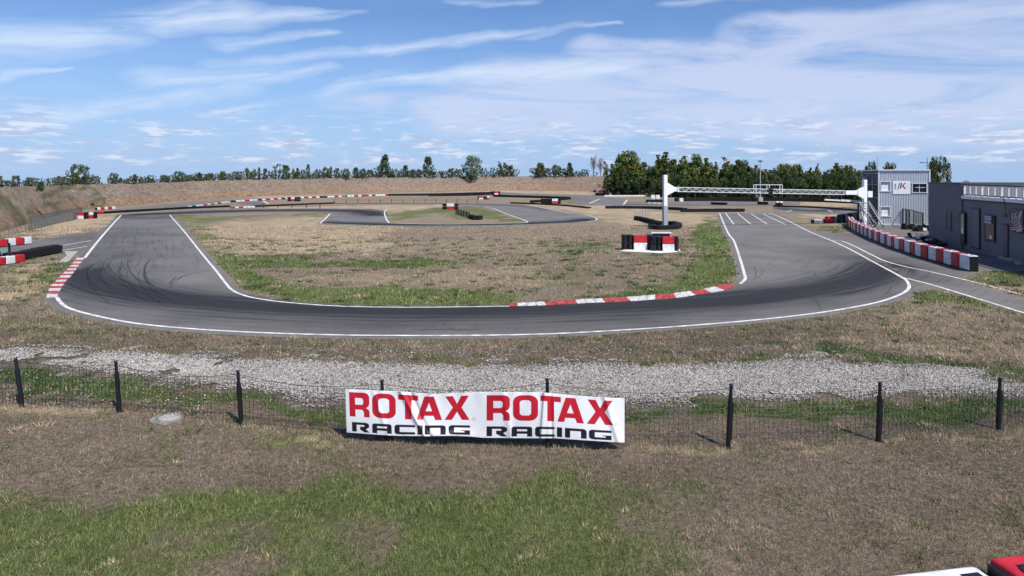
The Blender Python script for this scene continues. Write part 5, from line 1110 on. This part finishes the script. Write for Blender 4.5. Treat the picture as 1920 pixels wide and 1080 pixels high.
def club_paint(s, t, du, dv):
    x = s * 24; y = t * 42; c_ = np.tile(np.array([.018, .014, .022]), (len(s), 1)); r_ = np.clip(1 - np.hypot(x - 7, y - 4) / 6, 0, 1)[:, None]; c_ = c_ * (1 - r_) + np.array([.16, .012, .04]) * r_
    def st(pts, w): d, _, _ = seg_dist(x, y, pts); return np.clip((w - d) / .5 + .5, 0, 1)[:, None]
    fills = [([(4, 12), (8, 11)], 1.2), ([(13, 9), (12, 20)], 1.2), ([(20.5, 8), (16.5, 20)], 1.3), ([(16.5, 18), (18, 29)], 1.1), ([(4, 30), (10, 29)], 3)]
    for p, w in fills: m = st(p, w); c_ = c_ * (1 - m) + np.array([.17, .012, .035]) * m
    W_ = [([(7.5, 8.5), (4, 10), (3.2, 16), (6.5, 15), (3, 20), (2.5, 25), (7, 24.5)], .65), ([(13.5, 6.5), (10, 8), (9.3, 15), (12.5, 14), (11, 24)], .65), ([(9.2, 15), (7.5, 30), (12, 29), (15, 22), (16, 14), (21.5, 3), (18.5, 4), (15, 14)], .55), ([(21.5, 3), (17.5, 16), (19, 29), (16.5, 30), (15.5, 22)], .55), ([(2, 35), (12, 33), (22, 29.5)], .7), ([(2, 38.5), (9, 37), (23, 33)], .8), ([(13, 39), (20, 36.5)], 1.5)]
    for p, w in W_: m = st(p, w); c_ = c_ * (1 - m) + np.array([.50, .46, .52]) * m
    return c_
x0, x1 = fx(1896.5), fx(1921); z1, z0 = fz(392, 1908), fz(436, 1908)
sheet('club_sign', 96, 168, sign_pos(x0, x1, z0, z1, -ysign * .06), club_paint, CLOTH, bld, .02)['label'] = 'dark sign with white and red outlined letters'
b = MB(); b.tube((fx(1908), ysign * 5, hR), (fx(1908), ysign * 5, hR + 1.7), .35, seg=14); b.ball((fx(1908), ysign * 5, hR + 1.75), .5, (1, 1, .5)); b.build('roof_vent', mat('cream vent', (.62, .58, .46), .6), bld)
b = MB(); b.box((fx(1925), ysign * 4, hR + 1.1), (1.0, 1.2, 1.6)); b.build('chimney', mat('dark blue box', (.03, .03, .06), .6), bld)
# things along the wall foot
for i, (u, v, lb) in enumerate(((1839, 472, 'white kerb stone by the roller door'), (1866, 479, 'white kerb stone right of the window'), (1880, 486, 'white kerb stone before the narrow door'), (1893, 490, 'white kerb stone leaning by the narrow door'), (1911, 496, 'white kerb stone nearest the right edge'))):
    b = MB(); b.box((0, 0, .09), (.55, .2, .18), rz=brz + (.5 if i == 3 else 0), bevel=.03); b.box((0, 0, .02), (.5, .24, .04), rz=brz); o = b.build('kerb_stone', CONC); o.location = at(u, v, .008); tag(o, lb, 'kerb stone')

# ------------------------------------------------------------------ karts
def kart(loc, rz, label, body, group='karts parked by the pit building'):
    t = thing('kart', loc, label, 'kart', group, rz)
    b = MB()
    for s_ in (-1, 1): b.pipe([(-.75, s_ * .3, .1), (-.1, s_ * .34, .1), (.55, s_ * .22, .1), (.85, s_ * .2, .12)], .018)
    for x in (-.6, -.2, .3, .6): b.tube((x, -.32, .1), (x, .32, .1), .016)
    b.tube((-.55, -.62, .14), (-.55, .62, .14), .02); b.tube((.5, -.55, .12), (.5, .55, .12), .015); b.pipe([(.55, 0, .12), (.1, 0, .48)], .013); b.box((.05, 0, .07), (1.3, .5, .01)); b.build('chassis', STEEL, t)
    for x, y, r_, w_ in ((-.55, -.58, .14, .2), (-.55, .58, .14, .2), (.5, -.52, .13, .13), (.5, .52, .13, .13)):
        b = MB(); b.ring((x, y, r_), r_, r_ * .5, w_, axis='Y'); wl_ = b.build('wheel', RUB, t, True); b = MB(); b.tube((x, y - w_ * .3, r_), (x, y + w_ * .3, r_), r_ * .5, seg=12); b.build('rim', STEEL, wl_)
    b = MB(); b.prism([(-.38, -.19, .12), (.0, -.17, .12), (-.02, -.17, .17), (-.28, -.19, .22), (-.42, -.19, .62), (-.48, -.19, .62)], (0, .38, 0)); b.box((-.2, -.2, .22), (.3, .04, .2)); b.box((-.2, .2, .22), (.3, .04, .2)); b.build('seat', BLK, t)
    b = MB(); b.box((.88, 0, .17), (.3, .95, .2), bevel=.06); b.build('nose_cone', body, t); b = MB(); b.box((.42, 0, .38), (.28, .24, .36), rot=Matrix.Rotation(.5, 3, 'Y'), bevel=.03); b.build('front_fairing', body, t)
    for s_ in (-1, 1): b = MB(); b.box((-.02, s_ * .56, .17), (.72, .2, .2), bevel=.05); b.build('side_pod', body, t)
    b = MB(); b.box((-.3, -.42, .24), (.3, .22, .26), bevel=.02); b.tube((-.45, -.4, .2), (-.85, -.3, .2), .05); b.build('engine', GMET, t); b = MB(); b.ring((.1, 0, .5), .15, .12, .03, axis='X'); b.build('steering_wheel', BLK, t)
    b = MB(); b.box((-.85, 0, .18), (.1, 1.1, .14), bevel=.03); b.build('rear_bumper', BLK, t); return t
kart(at(1741, 461.5, .008), R(-65), 'black kart nearest the pit wall in the sun', BLK); kart(at(1716, 453, .008), R(-60), 'white nosed kart behind the black one at the pit wall', WHT)
kart(at(1757, 450, .008), R(-80), 'dark kart in the shade by the grey wall corner', BLK); kart(at(1789, 460, .008), R(-100), 'dark kart in the shade beside the glazed door', BLK)

# ------------------------------------------------------------------ trees
wtr_ = {'column': .30, 'round': .86, 'cone': .60, 'bush': 1.1, 'ragged': .56, 'spire': .50}
def crown_mesh(kind, seed, nleaf=2000):
    r = np.random.default_rng(seed)
    prof = {'column': lambda h: .17 * np.sin(np.pi * np.clip(h * .92 + .08, 0, 1)) ** .5 * (1.15 - .35 * h), 'round': lambda h: .42 * np.sqrt(np.clip(1 - ((h - .55) / .47) ** 2, 0, 1)) + .02,
            'cone': lambda h: .30 * (1 - h) ** .75 + .03, 'bush': lambda h: .52 * np.sqrt(np.clip(1 - ((h - .42) / .6) ** 2, 0, 1)) + .05, 'spire': lambda h: .1 + 0 * h, 'ragged': lambda h: .30 * np.sin(np.pi * np.clip(h * .85 + .12, 0, 1)) ** .7}[kind]
    h0 = {'column': .06, 'round': .16, 'cone': .05, 'bush': .0, 'ragged': .05, 'spire': .03}[kind]; nc_ = {'column': 34, 'round': 95, 'cone': 80, 'bush': 34, 'ragged': 92, 'spire': 150}[kind]
    hc = h0 + (1 - h0) * r.uniform(0, 1, nc_) ** .9 * .94; rad = prof(hc); a = r.uniform(0, 6.283, nc_); q = rad * np.sqrt(r.uniform(.15, 1, nc_)) * r.uniform(.75, 1.12, nc_)
    C_ = np.stack([q * np.cos(a), q * np.sin(a), hc], 1)
    if kind == 'spire':          # several upright leaders of unequal height
        nl = 6; lx = r.uniform(-.22, .22, (nl, 2)); lh = r.uniform(.45, .95, nl); lh[0] = 1.0; li = r.integers(0, nl, nc_); hh_ = r.uniform(.04, 1, nc_) ** .8 * lh[li]; sp_ = .13 * (1.3 - hh_ / lh[li]) * r.uniform(.3, 1.2, nc_)
        C_ = np.stack([lx[li, 0] * (.5 + .5 * hh_) + sp_ * np.cos(a), lx[li, 1] * (.5 + .5 * hh_) + sp_ * np.sin(a), hh_], 1)
    C_ = C_; cr = r.uniform(.045, .10, nc_) * (.95 if kind in ('round', 'bush') else (.48 if kind == 'spire' else .9)); ctn = r.uniform(.62, 1.35, nc_); chu = r.uniform(0, 1, nc_)
    k = r.integers(0, nc_, nleaf); d = r.normal(size=(nleaf, 3)); d /= np.linalg.norm(d, axis=1)[:, None]; rr = r.uniform(.35, 1.05, nleaf) ** .6
    P_ = C_[k] + d * (cr[k] * rr)[:, None] * np.array([1, 1, 1.25]); P_[:, 2] = np.clip(P_[:, 2], h0 * .6, 1.0)
    n1 = r.normal(size=(nleaf, 3)); n1 = n1 / np.linalg.norm(n1, axis=1)[:, None]; n2 = np.cross(n1, r.normal(size=(nleaf, 3))); n2 /= np.linalg.norm(n2, axis=1)[:, None]
    P_[:, 2] = (P_[:, 2] - P_[:, 2].min()) / (np.percentile(P_[:, 2], 99.7) - P_[:, 2].min()) * (1 - h0 * .4) + h0 * .4; P_[:, :2] *= wtr_[kind] / 2 / np.percentile(np.abs(P_[:, 0]), 98.5)
    s_ = r.uniform(.014, .030, nleaf)[:, None]; V_ = np.stack([P_ - n1 * s_, P_ + n2 * s_ * .7, P_ + n1 * s_, P_ - n2 * s_ * .7], 1).reshape(-1, 3)
    base = {'column': (.085, .115, .040), 'round': (.065, .10, .032), 'cone': (.048, .080, .028), 'bush': (.075, .10, .038), 'spire': (.098, .130, .038), 'ragged': (.080, .122, .034)}[kind]
    c_ = np.array(base)[None] * ctn[k][:, None] * r.uniform(.7, 1.35, nleaf)[:, None]; c_[:, 0] *= 1 + .55 * (chu[k] > .72); c_[:, 1] *= 1 + .1 * (chu[k] > .72)
    return mesh_np('crown', V_, np.arange(nleaf * 4).reshape(-1, 4), [LEAF], np.repeat(c_, 4, 0))
def trunk_mesh(kind, seed):
    rd_ = random.Random(seed); b = MB(); top = {'column': .85, 'round': .7, 'cone': .9, 'bush': .5, 'ragged': .85, 'spire': .8}[kind]; pts = [Vector((rd_.uniform(-.012, .012) * k, rd_.uniform(-.012, .012) * k, top * k / 5 - .02)) for k in range(6)]
    for k in range(5): b.tube(pts[k], pts[k + 1], .018 * (1 - k / 6), .018 * (1 - (k + 1) / 6), 6)
    for k in range(9):
        z = rd_.uniform(.15, top); a = rd_.uniform(0, 6.28); w_ = rd_.uniform(.08, .28) * (1 if kind in ('round', 'bush') else .6); b.tube((0, 0, z), (math.cos(a) * w_, math.sin(a) * w_, min(.95, z + w_ * .9)), .008, .003, 5)
    return b.mesh('trunk', BARK)
TP = {}
for kind in ('column', 'round', 'cone', 'bush', 'ragged', 'spire'): TP[kind] = [(crown_mesh(kind, 10 + s, {'spire': 5200, 'ragged': 4800, 'round': 4200, 'cone': 4200}.get(kind, 2400)), trunk_mesh(kind, s)) for s in range(3)]
def crown_variant(me, mul, name):
    m2 = me.copy(); a = m2.color_attributes['Col']; c_ = np.zeros(len(m2.vertices) * 4, np.float32); a.data.foreach_get('color', c_); c_ = c_.reshape(-1, 4); c_[:, :3] *= np.array(mul); a.data.foreach_set('color', c_.ravel()); return m2
YEL = [(crown_variant(TP['round'][0][0], (3.2, 1.7, .9), 'y'), TP['round'][0][1])]
PALE = [(crown_variant(TP[k][i][0], (1.5, 1.5, 2.3), 'p'), TP[k][i][1]) for k, i in (('column', 0), ('column', 1), ('round', 1))]
OLIVE = [(crown_variant(TP[k][i][0], (1.3, 1.2, .9), 'o'), TP[k][i][1]) for k, i in (('spire', 0), ('ragged', 1), ('spire', 2))]
DARK = [(crown_variant(TP[k][i][0], (.55, .70, .70), 'd'), TP[k][i][1]) for k, i in (('round', 0), ('bush', 1), ('ragged', 2))]
wtr = wtr_
def tree(u, vt, wpx, kind, P0, label, group=None, protos=None, name='tree', cat='tree'):
    """P0: ground point under the tree; the top reaches photo row vt; wpx: crown width in photo pixels"""
    h = Zat(vt, P0) - P0.z; w = wpx * P0.y / F; pr = protos or TP[kind]; cr_, tk = random.choice(pr); t = thing(name, P0, label, cat, group, random.uniform(0, 6.28))
    s_ = w / wtr[kind]; t.scale = (s_, s_, h); link('crown', cr_, t); link('trunk', tk, t); return t
def skyline(u, extra=6.0):
    """ground point beyond the bank on photo column u"""
    r = (u - 960) / F; e = 1.5 + max(0.0, extra) * .22; D = np.interp(r, bear * 1.0, [c__.y for c__ in crest]) + e
    return Vector((r * D, D, float(np.interp(r, bear, [c__.z for c__ in crest])) * (1 - max(0, e - 2) / 14) - .3))
SPEC = {  # trees one can single out on the skyline: column, top row, width, kind, label
    148: (308, 36, 'round', 'tall broad dark tree on the skyline at the left, highest there'), 135: (327, 26, 'bush', 'dense bush at the left foot of the tall left skyline tree'), 166: (327, 24, 'bush', 'dense bush at the right foot of the tall left skyline tree'),
    265: (335, 13, 'round', 'small yellowish tree on the left skyline'), 253: (327, 10, 'column', 'slim column tree left of the small yellowish one'), 522: (307, 27, 'bush', 'broad dark tree group on the skyline above the middle marker box'), 578: (308, 8, 'column', 'slim pointed poplar standing highest left of centre on the skyline'),
    722: (290, 27, 'cone', 'tall dark ragged tree highest on the centre left skyline'), 708: (311, 18, 'bush', 'bush at the left foot of the tall dark ragged tree'), 738: (316, 18, 'bush', 'bush at the right foot of the tall dark ragged tree'), 803: (294, 20, 'cone', 'dark pointed conifer near the centre of the skyline'), 945: (303, 20, 'spire', 'dark tree with a forked top right of the round pale tree'),
    925: (314, 18, 'bush', 'low bushy tree just right of the round pale tree'), 958: (310, 12, 'column', 'narrow tree at the right of the dark forked one'), 1013: (305, 17, 'ragged', 'dark tree with a taller left peak, first of the three past the gap'), 1003: (316, 14, 'bush', 'low bush at the left foot of the first tree past the gap'), 1043: (309, 20, 'round', 'round dark tree, second of the three past the gap'), 1068: (305, 18, 'cone', 'dark pointed tree, third of the three past the gap'),
    1098: (317, 20, 'bush', 'low green bush left of the bare purple tree'), 335: (321, 22, 'round', 'round dark tree on the skyline above the long tyre wall'), 213: (324, 17, 'round', 'first tree right of the sky gap at the left'), 497: (316, 9, 'column', 'thin poplar just left of the broad dark tree group')}
for u, (vt, w, k, lb) in SPEC.items():
    pr = YEL if u == 265 else (DARK[1:2] if u in (522, 925) else None); tree(u, vt, w, k, skyline(u), lb, protos=pr)
p = onray(885, 337.5, 228); tree(885, 292, 34, 'round', Vector(((885 - 960) / F * 231, 231, 3.6)), 'round pale green tree rooted on the bank face at the centre', protos=[PALE[2]])
p = onray(75, 357, 70); tree(75, 340, 16, 'round', Vector((p.x, p.y, p.z - .3)), 'small dark tree on the crest of the left bank', protos=DARK[:1])
GEN = [(0, 330, 11, 'column'), (18, 338, 22, 'bush'), (30, 329, 14, 'round'), (55, 332, 16, 'round'), (95, 335, 24, 'bush'), (110, 330, 11, 'column'), (120, 331, 9, 'column'), (180, 330, 16, 'bush'), (226, 333, 8, 'column'), (237, 336, 10, 'bush'), (276, 334, 13, 'round'), (285, 334, 8, 'column'), (294, 336, 12, 'bush'), (305, 330, 7, 'column'), (313, 329, 13, 'round'), (352, 328, 15, 'round'), (362, 332, 8, 'column'), (373, 325, 12, 'cone'), (385, 331, 8, 'column'), (393, 325, 18, 'round'), (418, 321, 15, 'ragged'), (433, 325, 12, 'round'), (448, 321, 14, 'round'), (463, 315, 11, 'column'), (470, 323, 8, 'column'), (477, 317, 7, 'column'),
       (486, 314, 6, 'column'), (508, 319, 12, 'bush'), (537, 310, 14, 'ragged'), (550, 316, 6, 'column'), (558, 315, 8, 'column'), (568, 318, 11, 'round'), (589, 321, 9, 'bush'), (596, 317, 12, 'round'), (611, 313, 15, 'round'), (620, 312, 7, 'column'), (632, 315, 10, 'round'), (640, 318, 10, 'bush'), (649, 316, 14, 'round'), (667, 314, 12, 'cone'), (680, 316, 15, 'round'), (694, 318, 13, 'round'), (751, 320, 12, 'bush'), (760, 310, 13, 'cone'), (773, 318, 10, 'round'), (785, 317, 11, 'column'), (815, 316, 11, 'bush'), (826, 320, 12, 'bush'), (845, 316, 12, 'round'), (857, 318, 12, 'round'), (905, 322, 10, 'bush'), (1028, 318, 12, 'bush'), (1056, 317, 11, 'bush'), (1085, 326, 10, 'bush'), (1115, 322, 12, 'bush')]
for i, (u, vt, w, k) in enumerate(GEN):
    kn = {'column': 'slim poplar like tree', 'bush': 'low bushy tree', 'round': 'rounded green tree', 'cone': 'pointed green tree', 'ragged': 'ragged dark tree'}[k]; side = 'left part' if u < 480 else ('middle part' if u < 880 else 'right part')
    tree(u, vt, w, k, skyline(u, random.uniform(2, 18)), f'{kn} in the tree line, {side} of the bank skyline', f'{kn}s on the {side} of the skyline', protos=PALE[:2] if k == 'column' and i % 2 else None)
for i in range(150):       # scrub along the crest
    u = 2 + i * 7.35 + random.uniform(-5, 5)
    if 188 < u < 204 or 968 < u < 996: continue
    cv = np.interp(u, [c_[0] for c_ in CREST], [c_[1] for c_ in CREST]); tree(u, cv - random.uniform(6, 17), random.uniform(12, 20), 'bush', skyline(u, random.uniform(-3, 10)), 'low scrub bush in the line along the top of the bank', 'scrub bushes along the top of the bank', protos=DARK[1:2] if i % 2 else None, name='scrub_bush', cat='bush')
# leafless tree at the end of the bank
for (u, vt, lb, cm) in ((1113, 291, 'bare purplish tree at the end of the bank', (.17, .11, .11)), (1126, 298, 'bare pale tree between the purplish one and the wood', (.20, .19, .17))):
    P0 = skyline(u, 2); h = Zat(vt, P0) - P0.z; t = thing('bare_tree', P0, lb, 'tree'); rd_ = random.Random(u); b = MB(); b.tube((0, 0, 0), (0, 0, h * .5), .18, .1, 6); tips = []
    for k in range(46):
        z = h * rd_.uniform(.15, .6); a = rd_.uniform(0, 6.28); w_ = rd_.uniform(.3, 1.7); e = Vector((math.cos(a) * w_, math.sin(a) * w_, min(h * 1.0, z + h * rd_.uniform(.22, .48)))); b.tube((0, 0, z), e, .045, .015, 4)
        for _ in range(5): b.tube(e * .75 + Vector((0, 0, z * .25)), e + Vector((rd_.uniform(-.5, .5), rd_.uniform(-.5, .5), rd_.uniform(0, .8))), .025, .01, 3)
    b.build('branches', mat('bare twigs ' + str(u), cm, .9), t)
# the wood on the right
WOOD = [(1148, 303, 38), (1163, 294, 34), (1178, 284, 34), (1192, 297, 30), (1208, 299, 30), (1222, 312, 26), (1240, 291, 34), (1252, 286, 28), (1266, 294, 30), (1283, 300, 30), (1296, 306, 24), (1305, 290, 26), (1318, 297, 32), (1330, 306, 24), (1345, 304, 20), (1356, 316, 24), (1365, 309, 24), (1383, 295, 36), (1392, 300, 24), (1406, 310, 28), (1420, 316, 24), (1434, 318, 26), (1446, 319, 22), (1457, 315, 20), (1468, 308, 20), (1477, 309, 16), (1487, 310, 20), (1496, 309, 20), (1507, 322, 18), (1520, 315, 18), (1530, 307, 16), (1541, 320, 18), (1551, 322, 18), (1560, 312, 16), (1574, 306, 22), (1583, 312, 16), (1591, 311, 20), (1601, 316, 22), (1614, 320, 20)]
FRONTV = lambda u: np.interp(u, [1140, 1300, 1450, 1620], [366, 371, 374, 376])
wn_ = ['left', 'middle', 'right']
for i, (u, vt, w) in enumerate(WOOD):
    P0 = at(u, FRONTV(u)); P0 = P0 * ((P0.length + random.uniform(3, 9)) / P0.length); kd = random.choice(['spire', 'ragged', 'cone', 'spire', 'round']) if w > 19 else random.choice(['spire', 'column', 'ragged']); part_ = wn_[0 if u < 1300 else (1 if u < 1460 else 2)]
    lb = {1178: 'tallest tree at the left end of the dense wood', 1252: 'twin topped tall tree just right of the gantry post in the wood', 1305: 'tall tree with a hooked top in the left half of the wood', 1383: 'tall loose crowned tree just left of the floodlight pole', 1530: 'slim tree standing above its neighbours in the right half of the wood', 1574: 'highest tree near the tower end of the wood', 1148: 'dark green tree at the very left edge of the wood'}.get(u, f'dark leafy tree in the front of the dense wood, {part_} third')
    tree(u, vt, w * {'spire': 1.25, 'ragged': 1.15, 'round': 1.15, 'cone': 1.3, 'column': 1.0}[kd] * random.uniform(.9, 1.15), kd, P0, lb, None if u in (1178, 1252, 1305, 1383, 1530, 1574, 1148) else f'trees of the wood, {part_} third', protos=OLIVE if (u * 7 % 5) < 2 and kd != 'column' else None)
for i in range(60):
    u = 1138 + i * 8.2 + random.uniform(-3, 3); P0 = at(u, FRONTV(u)); P0 = P0 * ((P0.length + random.uniform(-1.5, 1)) / P0.length); part_ = wn_[0 if u < 1300 else (1 if u < 1460 else 2)]
    tree(u, random.uniform(320, 342), random.uniform(18, 28), random.choice(['bush', 'ragged']), P0, f'low leafy tree at the foot of the wood, {part_} third', f'understorey trees of the wood, {part_} third', protos=DARK if i % 3 else None)
for i in range(34):
    u = 1145 + i * 14.4 + random.uniform(-4, 4); P0 = at(u, FRONTV(u)); P0 = P0 * ((P0.length + random.uniform(12, 22)) / P0.length); part_ = wn_[0 if u < 1300 else (1 if u < 1460 else 2)]; vt = np.interp(u, [w[0] for w in WOOD], [w[1] for w in WOOD]) + random.uniform(6, 18)
    tree(u, vt, 30, random.choice(['spire', 'ragged', 'cone']), P0, f'tree in the back of the wood, {part_} third', f'back trees of the wood, {part_} third')
for (u, vt, w, D, lb, kd) in ((1634, 304, 26, 95, 'green tree behind the dark side of the tower', 'round'), (1668, 306, 27, 100, 'dark spiky tree showing above the tower roof', 'ragged'), (1761, 295, 44, 88, 'big dark leafy tree behind the gap between tower and grey building', 'round'), (1752, 303, 24, 90, 'slimmer tree at the left side of the big one behind the grey building', 'ragged'), (1812, 339, 22, 90, 'dark bush showing over the grey building roof', 'bush'), (1847, 343, 16, 90, 'small dark bush showing over the roof railing', 'bush')):
    r_ = (u - 960) / F; P0 = Vector((r_ * D, D, 0)); tree(u, vt, w, kd, P0, lb, protos=[(TP[kd][0][0], TP[kd][0][1])] if kd == 'round' else None)
